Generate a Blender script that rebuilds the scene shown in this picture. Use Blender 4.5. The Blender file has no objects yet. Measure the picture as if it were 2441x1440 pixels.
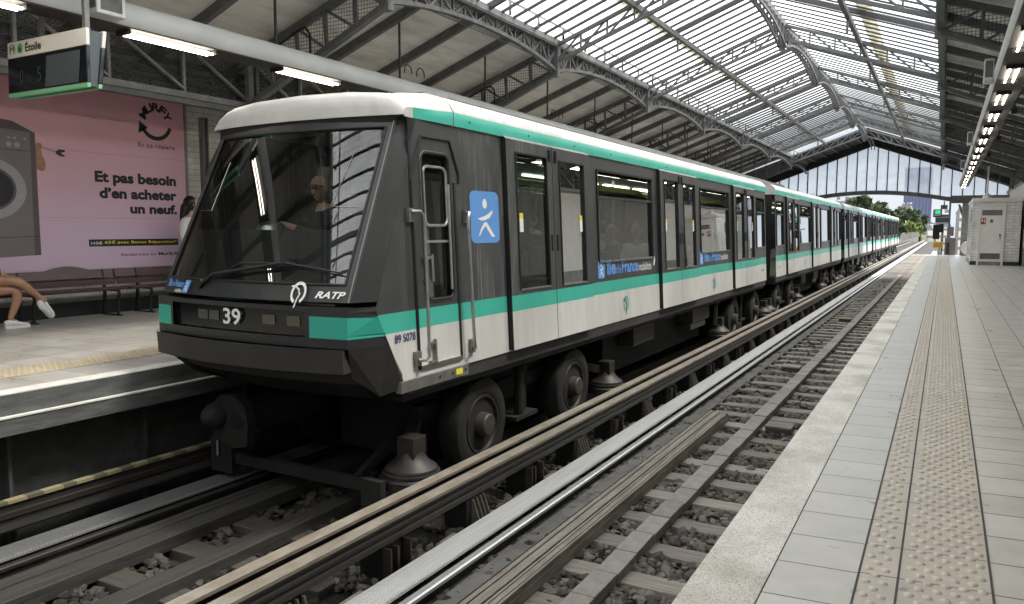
import bpy, bmesh, math, random
import numpy as np
from mathutils import Vector, Matrix, Euler
R = math.radians
random.seed(7)
rng = np.random.default_rng(7)
sc = bpy.context.scene
COL = sc.collection

# ------------------------------------------------------------------ camera
H = 1.23
F, CX, CY, PW, PH = 1827., 1220.5, 720., 2441., 1440.
Yc = Vector((2252 - CX, CY - 549, F)).normalized()
Xc = -Vector((-2048 - CX, CY - 535, F))
Xc = (Xc - Yc * Xc.dot(Yc)).normalized()
Zc = Xc.cross(Yc)
if Zc.y < 0: Zc = -Zc
cam_d = bpy.data.cameras.new('camera')
cam = bpy.data.objects.new('camera', cam_d)
COL.objects.link(cam)
mw = Matrix(((Xc.x, Xc.y, -Xc.z, 0), (Yc.x, Yc.y, -Yc.z, 0), (Zc.x, Zc.y, -Zc.z, H), (0, 0, 0, 1)))
cam.matrix_world = mw
cam_d.sensor_fit = 'HORIZONTAL'
cam_d.sensor_width = 36
cam_d.lens = 36 * F / PW
cam_d.clip_start = 0.05
cam_d.clip_end = 5000
sc.camera = cam

# ------------------------------------------------------------------ world, sun, exposure
SUN_EL, SUN_AZ = R(58), R(62)          # azimuth from +Y towards +X
w = bpy.data.worlds.new('World')
sc.world = w
w.use_nodes = True
nt = w.node_tree
nt.nodes.clear()
out = nt.nodes.new('ShaderNodeOutputWorld')
bg = nt.nodes.new('ShaderNodeBackground')
sky = nt.nodes.new('ShaderNodeTexSky')
sky.sky_type = 'NISHITA'
sky.sun_disc = False
sky.sun_elevation = SUN_EL
sky.sun_rotation = SUN_AZ
sky.dust_density = 2.0
tc = nt.nodes.new('ShaderNodeTexCoord')
cn = nt.nodes.new('ShaderNodeTexNoise')
cn.inputs['Scale'].default_value = 2.6
cn.inputs['Detail'].default_value = 6
cn.inputs['Roughness'].default_value = 0.6
cr = nt.nodes.new('ShaderNodeValToRGB')
cr.color_ramp.elements[0].position = 0.26
cr.color_ramp.elements[1].position = 0.50
cmix = nt.nodes.new('ShaderNodeMix')
cmix.data_type = 'RGBA'
cmix.inputs[7].default_value = (9.4, 9.4, 9.3, 1)      # bright cloud cover
nt.links.new(tc.outputs['Generated'], cn.inputs['Vector'])
nt.links.new(cn.outputs['Fac'], cr.inputs['Fac'])
nt.links.new(cr.outputs['Color'], cmix.inputs[0])
nt.links.new(sky.outputs['Color'], cmix.inputs[6])
# low in the sky: dimmer, blue-grey air below the bright cover
sepw = nt.nodes.new('ShaderNodeSeparateXYZ')
nt.links.new(tc.outputs['Generated'], sepw.inputs[0])
mrw = nt.nodes.new('ShaderNodeMapRange')
mrw.interpolation_type = 'SMOOTHSTEP'
mrw.inputs[1].default_value = 0.10
mrw.inputs[2].default_value = 0.22
nt.links.new(sepw.outputs['Z'], mrw.inputs[0])
low = nt.nodes.new('ShaderNodeMix')
low.data_type = 'RGBA'
low.inputs[6].default_value = (0.95, 1.30, 1.80, 1)
low.inputs[7].default_value = (2.0, 2.15, 2.3, 1)
nt.links.new(cr.outputs['Color'], low.inputs[0])
hz = nt.nodes.new('ShaderNodeMix')
hz.data_type = 'RGBA'
nt.links.new(mrw.outputs[0], hz.inputs[0])
nt.links.new(low.outputs[2], hz.inputs[6])
nt.links.new(cmix.outputs[2], hz.inputs[7])
nt.links.new(hz.outputs[2], bg.inputs['Color'])
nt.links.new(bg.outputs['Background'], out.inputs['Surface'])
bg.inputs['Strength'].default_value = 0.15

sun_d = bpy.data.lights.new('sun', 'SUN')
sun_d.energy = 2.0
sun_d.angle = R(12)
sun_d.color = (1.0, 0.95, 0.87)
sun = bpy.data.objects.new('sun', sun_d)
COL.objects.link(sun)
sdir = Vector((math.sin(SUN_AZ) * math.cos(SUN_EL), math.cos(SUN_AZ) * math.cos(SUN_EL), math.sin(SUN_EL)))
sun.rotation_euler = (-sdir).to_track_quat('-Z', 'Y').to_euler()
sun.location = (20, 20, 40)

sc.view_settings.view_transform = 'Standard'
sc.view_settings.look = 'None'
sc.view_settings.exposure = 1.48
sc.view_settings.gamma = 1
sc.cycles.max_bounces = 8
sc.cycles.diffuse_bounces = 5
sc.cycles.glossy_bounces = 3
sc.cycles.transparent_max_bounces = 24
sc.cycles.transmission_bounces = 4
sc.cycles.use_denoising = True
sc.cycles.sample_clamp_indirect = 6

# ------------------------------------------------------------------ materials
def new_mat(name):
    m = bpy.data.materials.new(name)
    m.use_nodes = True
    m.node_tree.nodes.clear()
    return m, m.node_tree.nodes, m.node_tree.links

def M(name, col, rough=0.6, metal=0.0, var=0.25, scale=5, stretch=(1, 1, 1), bump=0.0, bscale=60, col2=None,
      spec=0.5, lo=0.35, hi=0.7, rand=0.0, detail=6, coat=0.0):
    """noise-varied principled material"""
    m, n, l = new_mat(name)
    o = n.new('ShaderNodeOutputMaterial')
    p = n.new('ShaderNodeBsdfPrincipled')
    t = n.new('ShaderNodeTexCoord')
    mp = n.new('ShaderNodeMapping')
    mp.inputs['Scale'].default_value = stretch
    no = n.new('ShaderNodeTexNoise')
    no.inputs['Scale'].default_value = scale
    no.inputs['Detail'].default_value = detail
    no.inputs['Roughness'].default_value = 0.62
    rp = n.new('ShaderNodeValToRGB')
    c2 = col2 if col2 else tuple(c * (1 - var) for c in col)
    rp.color_ramp.elements[0].position = lo
    rp.color_ramp.elements[1].position = hi
    rp.color_ramp.elements[0].color = (*c2, 1)
    rp.color_ramp.elements[1].color = (*col, 1)
    l.new(t.outputs['Object'], mp.inputs['Vector'])
    l.new(mp.outputs['Vector'], no.inputs['Vector'])
    l.new(no.outputs['Fac'], rp.inputs['Fac'])
    src = rp.outputs['Color']
    if rand:
        oi = n.new('ShaderNodeObjectInfo')
        mr = n.new('ShaderNodeMapRange')
        mr.inputs[3].default_value = 1 - rand
        mr.inputs[4].default_value = 1 + rand
        l.new(oi.outputs['Random'], mr.inputs[0])
        mx = n.new('ShaderNodeVectorMath')
        mx.operation = 'SCALE'
        l.new(src, mx.inputs[0])
        l.new(mr.outputs[0], mx.inputs['Scale'])
        src = mx.outputs[0]
    l.new(src, p.inputs['Base Color'])
    p.inputs['Roughness'].default_value = rough
    p.inputs['Metallic'].default_value = metal
    p.inputs['Specular IOR Level'].default_value = spec
    p.inputs['Coat Weight'].default_value = coat
    if bump:
        nb = n.new('ShaderNodeTexNoise')
        nb.inputs['Scale'].default_value = bscale
        nb.inputs['Detail'].default_value = 4
        b = n.new('ShaderNodeBump')
        b.inputs['Strength'].default_value = bump
        b.inputs['Distance'].default_value = 0.01
        l.new(mp.outputs['Vector'], nb.inputs['Vector'])
        l.new(nb.outputs['Fac'], b.inputs['Height'])
        l.new(b.outputs['Normal'], p.inputs['Normal'])
    l.new(p.outputs['BSDF'], o.inputs['Surface'])
    m['p'] = p.name
    return m

def emit(name, col, strength):
    m, n, l = new_mat(name)
    o = n.new('ShaderNodeOutputMaterial')
    e = n.new('ShaderNodeEmission')
    e.inputs['Color'].default_value = (*col, 1)
    e.inputs['Strength'].default_value = strength
    l.new(e.outputs[0], o.inputs['Surface'])
    return m

def glass(name, tint=(0.9, 0.93, 0.93), refl=1.0, rough=0.02, dirt=0.0, dirt_col=(0.6, 0.6, 0.56), dscale=3, dstretch=(1, 1, 1), ior=1.5, white=0.0):
    """thin pane: tinted see-through, fresnel reflection, patches of dirt"""
    m, n, l = new_mat(name)
    o = n.new('ShaderNodeOutputMaterial')
    tr = n.new('ShaderNodeBsdfTransparent')
    tr.inputs['Color'].default_value = (*tint, 1)
    gl = n.new('ShaderNodeBsdfGlossy')
    gl.inputs['Roughness'].default_value = rough
    fr = n.new('ShaderNodeFresnel')
    fr.inputs['IOR'].default_value = ior
    ml = n.new('ShaderNodeMath')
    ml.operation = 'MULTIPLY'
    ml.inputs[1].default_value = refl
    mx = n.new('ShaderNodeMixShader')
    l.new(fr.outputs[0], ml.inputs[0])
    l.new(ml.outputs[0], mx.inputs[0])
    l.new(tr.outputs[0], mx.inputs[1])
    l.new(gl.outputs[0], mx.inputs[2])
    last = mx.outputs[0]
    if dirt or white:
        t = n.new('ShaderNodeTexCoord')
        mp = n.new('ShaderNodeMapping')
        mp.inputs['Scale'].default_value = dstretch
        no = n.new('ShaderNodeTexNoise')
        no.inputs['Scale'].default_value = dscale
        no.inputs['Detail'].default_value = 5
        rp = n.new('ShaderNodeMapRange')
        rp.inputs[1].default_value = 0.35
        rp.inputs[2].default_value = 0.75
        rp.inputs[3].default_value = white
        rp.inputs[4].default_value = min(1, white + dirt)
        di = n.new('ShaderNodeBsdfDiffuse')
        di.inputs['Color'].default_value = (*dirt_col, 1)
        tl = n.new('ShaderNodeBsdfTranslucent')
        tl.inputs['Color'].default_value = (*dirt_col, 1)
        ad = n.new('ShaderNodeMixShader')
        ad.inputs[0].default_value = 0.5
        l.new(di.outputs[0], ad.inputs[1])
        l.new(tl.outputs[0], ad.inputs[2])
        m2 = n.new('ShaderNodeMixShader')
        l.new(t.outputs['Object'], mp.inputs['Vector'])
        l.new(mp.outputs[0], no.inputs['Vector'])
        l.new(no.outputs['Fac'], rp.inputs[0])
        l.new(rp.outputs[0], m2.inputs[0])
        l.new(last, m2.inputs[1])
        l.new(ad.outputs[0], m2.inputs[2])
        last = m2.outputs[0]
    l.new(last, o.inputs['Surface'])
    return m

def tiles(name, col, grout, tx, ty, x0=0.0, y0=0.0, shear=0.0, mortar=0.004, rough=0.35, offset=0.0, var=0.06, bump=0.3, axes='XY', stain=None):
    """rectangular tiles in object space"""
    m, n, l = new_mat(name)
    o = n.new('ShaderNodeOutputMaterial')
    p = n.new('ShaderNodeBsdfPrincipled')
    t = n.new('ShaderNodeTexCoord')
    sp = n.new('ShaderNodeSeparateXYZ')
    l.new(t.outputs['Object'], sp.inputs[0])
    a, b = sp.outputs[axes[0]], sp.outputs[axes[1]]
    def math_(op, u, v):
        q = n.new('ShaderNodeMath')
        q.operation = op
        for i, s in enumerate((u, v)):
            if isinstance(s, (int, float)): q.inputs[i].default_value = s
            else: l.new(s, q.inputs[i])
        return q.outputs[0]
    xx = math_('SUBTRACT', a, x0)
    yy = math_('SUBTRACT', math_('SUBTRACT', b, y0), math_('MULTIPLY', a, shear))
    cb = n.new('ShaderNodeCombineXYZ')
    l.new(xx, cb.inputs[0]); l.new(yy, cb.inputs[1])
    br = n.new('ShaderNodeTexBrick')
    br.offset = offset
    br.squash = 1
    br.inputs['Scale'].default_value = 1
    br.inputs['Mortar Size'].default_value = mortar
    br.inputs['Mortar Smooth'].default_value = 0.1
    br.inputs['Bias'].default_value = 0
    br.inputs['Brick Width'].default_value = tx
    br.inputs['Row Height'].default_value = ty
    br.inputs['Color1'].default_value = (*[c * (1 - var) for c in col], 1)
    br.inputs['Color2'].default_value = (*[c * (1 + var) for c in col], 1)
    br.inputs['Mortar'].default_value = (*grout, 1)
    l.new(cb.outputs[0], br.inputs['Vector'])
    no = n.new('ShaderNodeTexNoise')
    no.inputs['Scale'].default_value = 3.1
    no.inputs['Detail'].default_value = 8
    no.inputs['Roughness'].default_value = 0.7
    l.new(t.outputs['Object'], no.inputs['Vector'])
    mr = n.new('ShaderNodeMapRange')
    mr.inputs[1].default_value = 0.3; mr.inputs[2].default_value = 0.7
    mr.inputs[3].default_value = 0.78; mr.inputs[4].default_value = 1.10
    l.new(no.outputs['Fac'], mr.inputs[0])
    vs = n.new('ShaderNodeVectorMath'); vs.operation = 'SCALE'
    l.new(br.outputs['Color'], vs.inputs[0]); l.new(mr.outputs[0], vs.inputs['Scale'])
    sp2 = n.new('ShaderNodeTexNoise')
    sp2.inputs['Scale'].default_value = 11
    sp2.inputs['Detail'].default_value = 3
    l.new(t.outputs['Object'], sp2.inputs['Vector'])
    ms = n.new('ShaderNodeMapRange')
    ms.inputs[1].default_value = 0.68; ms.inputs[2].default_value = 0.76
    ms.inputs[3].default_value = 1.0; ms.inputs[4].default_value = 0.55
    l.new(sp2.outputs['Fac'], ms.inputs[0])
    vs2 = n.new('ShaderNodeVectorMath'); vs2.operation = 'SCALE'
    l.new(vs.outputs[0], vs2.inputs[0]); l.new(ms.outputs[0], vs2.inputs['Scale'])
    l.new(vs2.outputs[0], p.inputs['Base Color'])
    mr2 = n.new('ShaderNodeMapRange')
    mr2.inputs[1].default_value = 0.3; mr2.inputs[2].default_value = 0.7
    mr2.inputs[3].default_value = rough * 0.75; mr2.inputs[4].default_value = rough * 1.3
    l.new(no.outputs['Fac'], mr2.inputs[0])
    l.new(mr2.outputs[0], p.inputs['Roughness'])
    bu = n.new('ShaderNodeBump')
    bu.invert = True
    bu.inputs['Strength'].default_value = bump
    bu.inputs['Distance'].default_value = 0.006
    l.new(br.outputs['Fac'], bu.inputs['Height'])
    l.new(bu.outputs['Normal'], p.inputs['Normal'])
    l.new(p.outputs[0], o.inputs['Surface'])
    return m

def net(name, cell, wire, col, axes='YZ', diamond=False):
    """wire net: thin wires, open between"""
    m, n, l = new_mat(name)
    o = n.new('ShaderNodeOutputMaterial')
    d = n.new('ShaderNodeBsdfPrincipled')
    d.inputs['Base Color'].default_value = (*col, 1)
    d.inputs['Roughness'].default_value = 0.6
    tr = n.new('ShaderNodeBsdfTransparent')
    mx = n.new('ShaderNodeMixShader')
    t = n.new('ShaderNodeTexCoord')
    sp = n.new('ShaderNodeSeparateXYZ')
    l.new(t.outputs['Object'], sp.inputs[0])
    cb = n.new('ShaderNodeCombineXYZ')
    l.new(sp.outputs[axes[0]], cb.inputs[0]); l.new(sp.outputs[axes[1]], cb.inputs[1])
    br = n.new('ShaderNodeTexBrick')
    br.offset = 0.5 if diamond else 0.0
    br.squash = 1
    br.inputs['Scale'].default_value = 1
    br.inputs['Mortar Size'].default_value = wire
    br.inputs['Mortar Smooth'].default_value = 0
    br.inputs['Brick Width'].default_value = cell
    br.inputs['Row Height'].default_value = cell * (0.45 if diamond else 1)
    l.new(cb.outputs[0], br.inputs['Vector'])
    l.new(br.outputs['Fac'], mx.inputs[0])
    l.new(tr.outputs[0], mx.inputs[1]); l.new(d.outputs[0], mx.inputs[2])
    l.new(mx.outputs[0], o.inputs['Surface'])
    return m

MT = {}
def mats():
    A = MT
    A['steel'] = M('painted_grey_steel', (0.16, 0.163, 0.165), 0.5, var=0.4, scale=9, bump=0.15)
    A['steel_light'] = M('pale_grey_steel', (0.27, 0.28, 0.28), 0.5, var=0.35, scale=6)
    A['steel_dark'] = M('dark_grey_steel', (0.045, 0.047, 0.05), 0.5, var=0.4, scale=7)
    A['ceil'] = M('painted_ceiling_boards', (0.80, 0.785, 0.74), 0.8, var=0.3, scale=1.6, stretch=(3, 0.6, 1), lo=0.3, hi=0.55)
    A['roofdark'] = M('dark_roof_boards', (0.06, 0.058, 0.055), 0.8)
    A['skyglass'] = glass('roof_glass', (0.97, 0.985, 0.985), 0.12, 0.1, dirt=0.45, dirt_col=(0.62, 0.62, 0.58), dscale=1.1, dstretch=(0.5, 3.0, 1), white=0.04)
    A['gable_glass'] = glass('wired_gable_glass', (0.72, 0.75, 0.80), 0.3, 0.15, dirt=0.30, dirt_col=(0.62, 0.68, 0.76), dscale=1.2, white=0.45)
    A['walkway'] = glass('weathered_roof_walkway', (0.7, 0.68, 0.6), 0.2, 0.3, dirt=0.5, dirt_col=(0.55, 0.52, 0.42), dscale=4, white=0.4)
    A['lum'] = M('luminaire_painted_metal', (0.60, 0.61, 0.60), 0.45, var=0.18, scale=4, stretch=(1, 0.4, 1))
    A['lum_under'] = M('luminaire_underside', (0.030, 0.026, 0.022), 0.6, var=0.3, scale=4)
    A['tube'] = emit('lit_tube', (1.0, 0.90, 0.76), 8.0)
    A['tile'] = tiles('grey_platform_tiles', (0.45, 0.437, 0.405), (0.055, 0.05, 0.045), 0.2915, 0.2915, x0=0.203, y0=2.951, shear=0.108, mortar=0.0045, rough=0.33)
    A['tile_strip'] = tiles('grey_platform_border_tiles', (0.40, 0.39, 0.36), (0.055, 0.05, 0.045), 0.279, 0.2915, x0=-0.487, y0=2.951, shear=0.108, mortar=0.004, rough=0.33)
    A['dome'] = M('worn_tactile_dome', (0.50, 0.45, 0.38), 0.35, var=0.2, scale=8)
    A['joint'] = M('dark_joint', (0.06, 0.055, 0.055), 0.9)
    A['tile_far'] = tiles('grey_far_platform_tiles', (0.43, 0.41, 0.375), (0.10, 0.095, 0.09), 0.44, 0.42, x0=-7.05, y0=3.2, shear=0.1, mortar=0.005, rough=0.33)
    A['tactile'] = tiles('beige_tactile_tiles', (0.415, 0.375, 0.32), (0.06, 0.055, 0.05), 0.2915, 0.2915, x0=-0.083, y0=2.951, shear=0.108, mortar=0.0035, rough=0.5)
    A['tactile_far'] = tiles('yellow_beige_tactile_tiles', (0.42, 0.36, 0.255), (0.2, 0.17, 0.13), 0.42, 0.42, x0=-7.05, y0=3.2, shear=0.1, mortar=0.005, rough=0.5)
    A['edge'] = edge_mat()
    A['wallbrick'] = tiles('white_glazed_wall_bricks', (0.62, 0.60, 0.56), (0.40, 0.38, 0.35), 0.42, 0.09, mortar=0.006, rough=0.25, offset=0.5, axes='YZ', bump=0.6)
    A['boothbrick'] = tiles('white_glazed_booth_bricks', (0.70, 0.69, 0.66), (0.40, 0.385, 0.36), 0.30, 0.10, mortar=0.007, rough=0.2, offset=0.5, axes='XZ', bump=0.5)
    A['boothside'] = tiles('white_glazed_booth_side', (0.70, 0.69, 0.66), (0.40, 0.385, 0.36), 0.30, 0.10, mortar=0.007, rough=0.2, offset=0.5, axes='YZ', bump=0.5)
    A['white'] = M('white_paint', (0.74, 0.73, 0.70), 0.4, var=0.1)
    A['skirt'] = M('dark_skirting', (0.022, 0.026, 0.03), 0.35, var=0.3)
    A['concrete'] = M('dirty_concrete', (0.17, 0.165, 0.155), 0.85, var=0.45, scale=4, bump=0.4)
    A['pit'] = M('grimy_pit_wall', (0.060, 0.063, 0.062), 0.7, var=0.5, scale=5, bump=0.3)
    A['ledge_white'] = M('worn_white_edge', (0.70, 0.68, 0.63), 0.7, var=0.25, scale=9)
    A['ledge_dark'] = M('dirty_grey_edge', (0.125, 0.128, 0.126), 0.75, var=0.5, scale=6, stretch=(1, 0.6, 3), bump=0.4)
    A['ballast_bed'] = M('ballast_bed', (0.030, 0.028, 0.026), 0.95, var=0.6, scale=30, bump=0.8, bscale=25)
    A['stone'] = stone_mat()
    A['stone_oily_shaded'] = stone_mat('oily_shaded_crushed_stone', 0.42)  # darker stone copy: oil plus the left track's shade painted in
    A['sleeper_oily_shaded'] = M('oily_shaded_sleeper_wood', (0.085, 0.077, 0.066), 0.6, var=0.5, scale=7, stretch=(0.5, 7, 2), bump=0.5, bscale=12)  # left-track sleepers: oil stain, and dimmer light put into the wood colour
    A['sleeper'] = M('weathered_sleeper_wood', (0.33, 0.30, 0.26), 0.85, var=0.55, scale=7, stretch=(0.5, 7, 2), rand=0.28, bump=0.5, bscale=12)
    A['plank'] = M('weathered_plank', (0.31, 0.288, 0.258), 0.8, col2=(0.17, 0.145, 0.115), scale=5, stretch=(7, 0.5, 2), bump=0.4, bscale=12)
    A['slab'] = M('grey_cover_slab', (0.29, 0.275, 0.25), 0.85, var=0.3, scale=9, bump=0.4, rand=0.12)
    A['beam_dark'] = M('oily_beam', (0.060, 0.057, 0.052), 0.55, var=0.5, scale=5, stretch=(8, 0.4, 3), bump=0.3, bscale=10)
    A['bar'] = M('guide_bar_steel_top', (0.31, 0.28, 0.24), 0.6, metal=0.1, col2=(0.20, 0.165, 0.125), scale=14, stretch=(1, 0.35, 1))
    A['bar_side'] = M('guide_bar_brown_side', (0.040, 0.034, 0.029), 0.45, metal=0.2, var=0.45, scale=10, stretch=(1, 0.1, 6))
    A['roll'] = roll_mat('ribbed_rollway_steel', 0.62)
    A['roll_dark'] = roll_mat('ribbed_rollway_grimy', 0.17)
    A['rail'] = M('polished_rail_head', (0.72, 0.72, 0.72), 0.3, metal=0.6, var=0.15, scale=6, stretch=(6, 0.1, 1))
    A['rail_side'] = M('rail_web', (0.028, 0.026, 0.024), 0.6, var=0.4)
    A['iron'] = M('cast_iron_bracket', (0.15, 0.135, 0.11), 0.6, metal=0.3, var=0.4, scale=20)
    A['yellow'] = M('worn_yellow_paint', (0.46, 0.34, 0.12), 0.6, var=0.45, scale=8, stretch=(1, 1.2, 1))
    A['yellowblack'] = stripes_mat()
    # train
    A['tdark'] = train_dark()
    A['tdark_cab'] = train_dark('water_run_charcoal_paint', (-4.95, 1.05)); A['tdark_cab'] = wavy(A['tdark_cab'], 0.12)
    A['tdark_plain'] = M('charcoal_train_paint', (0.030, 0.032, 0.034), 0.38, var=0.25, scale=3, spec=0.5)
    A['tgreen'] = M('jade_green_paint', (0.042, 0.40, 0.31), 0.28, var=0.12, scale=3, stretch=(1, 1, 0.4))
    A['twhite'] = M('off_white_train_paint', (0.57, 0.567, 0.545), 0.34, var=0.2, scale=2.2, stretch=(1, 2, 0.5))
    streaks(A['twhite'], (0.33, 0.31, 0.27), 0.42, 0.54, 0.78, 26); wavy(A['twhite']); wavy(A['tgreen'], 0.2); wavy(A['tdark'], 0.12); wavy(A['tdark_plain'], 0.1)
    streaks(A['tgreen'], (0.12, 0.30, 0.24), 0.4, 0.55, 0.8, 26)
    A['troof'] = M('dirty_white_roof', (0.55, 0.54, 0.515), 0.38, var=0.2, scale=4, stretch=(1, 3, 1))
    A['troof_top'] = M('rusty_dusted_roof_top', (0.44, 0.37, 0.28), 0.7, var=0.3, scale=3)
    A['black'] = M('black_rubber', (0.009, 0.009, 0.010), 0.55, var=0.3)
    A['gloss_black'] = M('gloss_black', (0.006, 0.007, 0.008), 0.12, var=0.2)
    A['bumper'] = M('dusty_bumper', (0.036, 0.034, 0.031), 0.65, var=0.3, scale=4, stretch=(1, 1, 2), bump=0.2)
    A['under'] = M('sooty_underframe', (0.005, 0.005, 0.0055), 0.7, var=0.5, scale=5)
    A['tyre'] = M('dusty_tyre', (0.013, 0.0125, 0.012), 0.8, var=0.35, scale=5)
    A['rim'] = M('dusty_rim', (0.045, 0.042, 0.037), 0.5, metal=0.4, var=0.35, scale=5)
    A['hub'] = M('worn_hub', (0.075, 0.066, 0.054), 0.5, metal=0.3, var=0.3, scale=7)
    A['alu'] = M('brushed_metal', (0.55, 0.54, 0.51), 0.32, metal=0.9, var=0.25, scale=10)
    A['alu_dull'] = M('dull_metal', (0.27, 0.265, 0.25), 0.45, metal=0.6, var=0.35, scale=8)
    A['pane'] = glass('train_window_glass', (0.27, 0.315, 0.30), 1.9, 0.015, dirt=0.04, dirt_col=(0.5, 0.5, 0.48), dscale=3, dstretch=(6, 6, 0.6))
    A['windshield'] = glass('windscreen_glass', (0.80, 0.86, 0.85), 2.1, 0.01, dirt=0.012, dirt_col=(0.5, 0.5, 0.48))
    A['hopper'] = glass('hopper_glass', (0.30, 0.33, 0.32), 5.0, 0.06)
    A['blue'] = M('sky_blue_sticker', (0.115, 0.305, 0.68), 0.35, var=0.06)
    A['logo_white'] = M('white_sticker', (0.80, 0.80, 0.78), 0.4, var=0.05)
    A['navy'] = M('navy_lettering', (0.015, 0.022, 0.10), 0.5, var=0.1)
    A['lamp_glass'] = M('unlit_lamp_lens', (0.10, 0.097, 0.075), 0.2, var=0.2)
    A['inner'] = M('train_inner_lining', (0.30, 0.31, 0.30), 0.5)
    A['lime'] = M('lime_ceiling_panel', (0.40, 0.52, 0.10), 0.5)
    A['seat'] = M('seat_fabric', (0.06, 0.09, 0.14), 0.8)
    A['floor'] = M('train_floor', (0.06, 0.06, 0.065), 0.6)
    A['strip'] = emit('train_ceiling_lamp_glow', (0.95, 1.0, 0.80), 3.5)
    A['greensign'] = emit('green_sign_glow', (0.01, 0.55, 0.25), 0.6)
    # signs
    A['sign_white'] = M('sign_white', (0.72, 0.69, 0.63), 0.4, var=0.06)
    A['sign_green'] = M('sign_green', (0.20, 0.52, 0.27), 0.4, var=0.06)
    A['sign_grey'] = M('sign_slate_grey', (0.07, 0.085, 0.095), 0.4, var=0.12)
    A['screen'] = M('dark_screen', (0.012, 0.014, 0.016), 0.08, var=0.1)
    A['lcd'] = M('screen_digits', (0.055, 0.058, 0.06), 0.3, var=0.1)
    A['ink'] = M('black_ink', (0.010, 0.012, 0.015), 0.5, var=0.1)
    A['pink'] = poster_mat()
    A['ad_grey'] = M('poster_appliance_grey', (0.20, 0.18, 0.185), 0.5, var=0.08)
    A['ad_grey2'] = M('poster_appliance_shade', (0.115, 0.095, 0.098), 0.5, var=0.08)
    A['ad_silver'] = M('poster_silver', (0.40, 0.38, 0.40), 0.5, var=0.2, scale=3)
    A['ad_black'] = M('poster_black', (0.02, 0.022, 0.028), 0.5)
    A['ad_yellow'] = M('poster_yellow', (0.75, 0.66, 0.06), 0.5, var=0.05)
    A['bench'] = M('plum_varnished_wood', (0.135, 0.078, 0.082), 0.45, var=0.35, scale=5, stretch=(8, 0.6, 8))
    A['bench_red'] = M('dark_red_wood', (0.060, 0.018, 0.022), 0.4, var=0.3, scale=5)
    A['skin'] = M('tan_skin', (0.46, 0.26, 0.165), 0.45, col2=(0.34, 0.175, 0.105), scale=9, bump=0.15, bscale=60)
    A['skin_pale'] = M('light_skin', (0.50, 0.30, 0.22), 0.5, var=0.12, scale=6)
    A['shirt_white'] = M('white_cotton', (0.72, 0.72, 0.73), 0.85, var=0.1, scale=14, bump=0.3, bscale=12)
    A['shorts'] = M('cream_cotton', (0.62, 0.56, 0.47), 0.85, var=0.12, scale=10)
    A['shoe'] = M('white_leather', (0.74, 0.73, 0.72), 0.55, var=0.1)
    A['hair'] = M('black_hair', (0.008, 0.008, 0.010), 0.4, var=0.4, scale=20, stretch=(6, 6, 0.5))
    A['hair_grey'] = M('short_brown_hair', (0.06, 0.045, 0.035), 0.6)
    A['cloth_dark'] = M('dark_jacket', (0.015, 0.017, 0.02), 0.8)
    A['cloth_grey'] = M('grey_jacket', (0.10, 0.105, 0.11), 0.85)
    A['cloth_blue'] = M('blue_jeans', (0.05, 0.07, 0.12), 0.85)
    A['leaf'] = leaf_mat('leaf_green', (0.042, 0.064, 0.026))
    A['leaf_light'] = leaf_mat('leaf_yellow_green', (0.105, 0.14, 0.03))
    A['bark'] = M('bark', (0.07, 0.055, 0.04), 0.9)
    A['tower'] = tower_mat()
    A['facade'] = tiles('cream_facade', (0.55, 0.50, 0.42), (0.16, 0.16, 0.17), 3.0, 3.2, mortar=0.55, rough=0.8, axes='XZ', bump=0)
    A['zinc'] = M('zinc_roof', (0.16, 0.18, 0.21), 0.5)
    A['street'] = M('far_ground', (0.12, 0.12, 0.115), 0.9, scale=0.05)
    A['net'] = net('square_wire_net', 0.05, 0.0035, (0.05, 0.052, 0.055), 'XZ')
    A['net_roof'] = net('roof_wire_net', 0.12, 0.003, (0.06, 0.062, 0.065), 'XY')
    A['net_long'] = net('lattice_backing_net', 0.04, 0.006, (0.06, 0.062, 0.065), 'YZ')
    A['expanded'] = net('expanded_metal', 0.06, 0.006, (0.055, 0.055, 0.057), 'YZ', True)
    A['red'] = M('red_sign', (0.42, 0.02, 0.03), 0.5)
    A['amber'] = M('amber_plastic', (0.62, 0.36, 0.02), 0.5)
    A['wall_plain'] = M('plain_white_wall', (0.66, 0.65, 0.62), 0.5, var=0.15)
    A['marble'] = M('grey_marble_skirting', (0.26, 0.25, 0.235), 0.4, var=0.45, scale=6)

def edge_mat():
    """speckled white anti-slip edge"""
    m = M('speckled_white_edge', (0.72, 0.70, 0.645), 0.85, col2=(0.42, 0.395, 0.34), scale=1.7, bump=0.7, bscale=170, lo=0.30, hi=0.56, detail=9)
    n, l = m.node_tree.nodes, m.node_tree.links
    p = n[m['p']]
    src = p.inputs['Base Color'].links[0].from_socket
    t = n.new('ShaderNodeTexCoord')
    v = n.new('ShaderNodeTexNoise')
    v.inputs['Scale'].default_value = 190
    v.inputs['Detail'].default_value = 2
    r = n.new('ShaderNodeMapRange')
    r.inputs[1].default_value = 0.34; r.inputs[2].default_value = 0.47
    r.inputs[3].default_value = 0.45; r.inputs[4].default_value = 1.0
    s = n.new('ShaderNodeVectorMath'); s.operation = 'SCALE'
    l.new(t.outputs['Object'], v.inputs['Vector'])
    l.new(v.outputs['Fac'], r.inputs[0])
    l.new(src, s.inputs[0]); l.new(r.outputs[0], s.inputs['Scale'])
    l.new(s.outputs[0], p.inputs['Base Color'])
    return m

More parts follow.
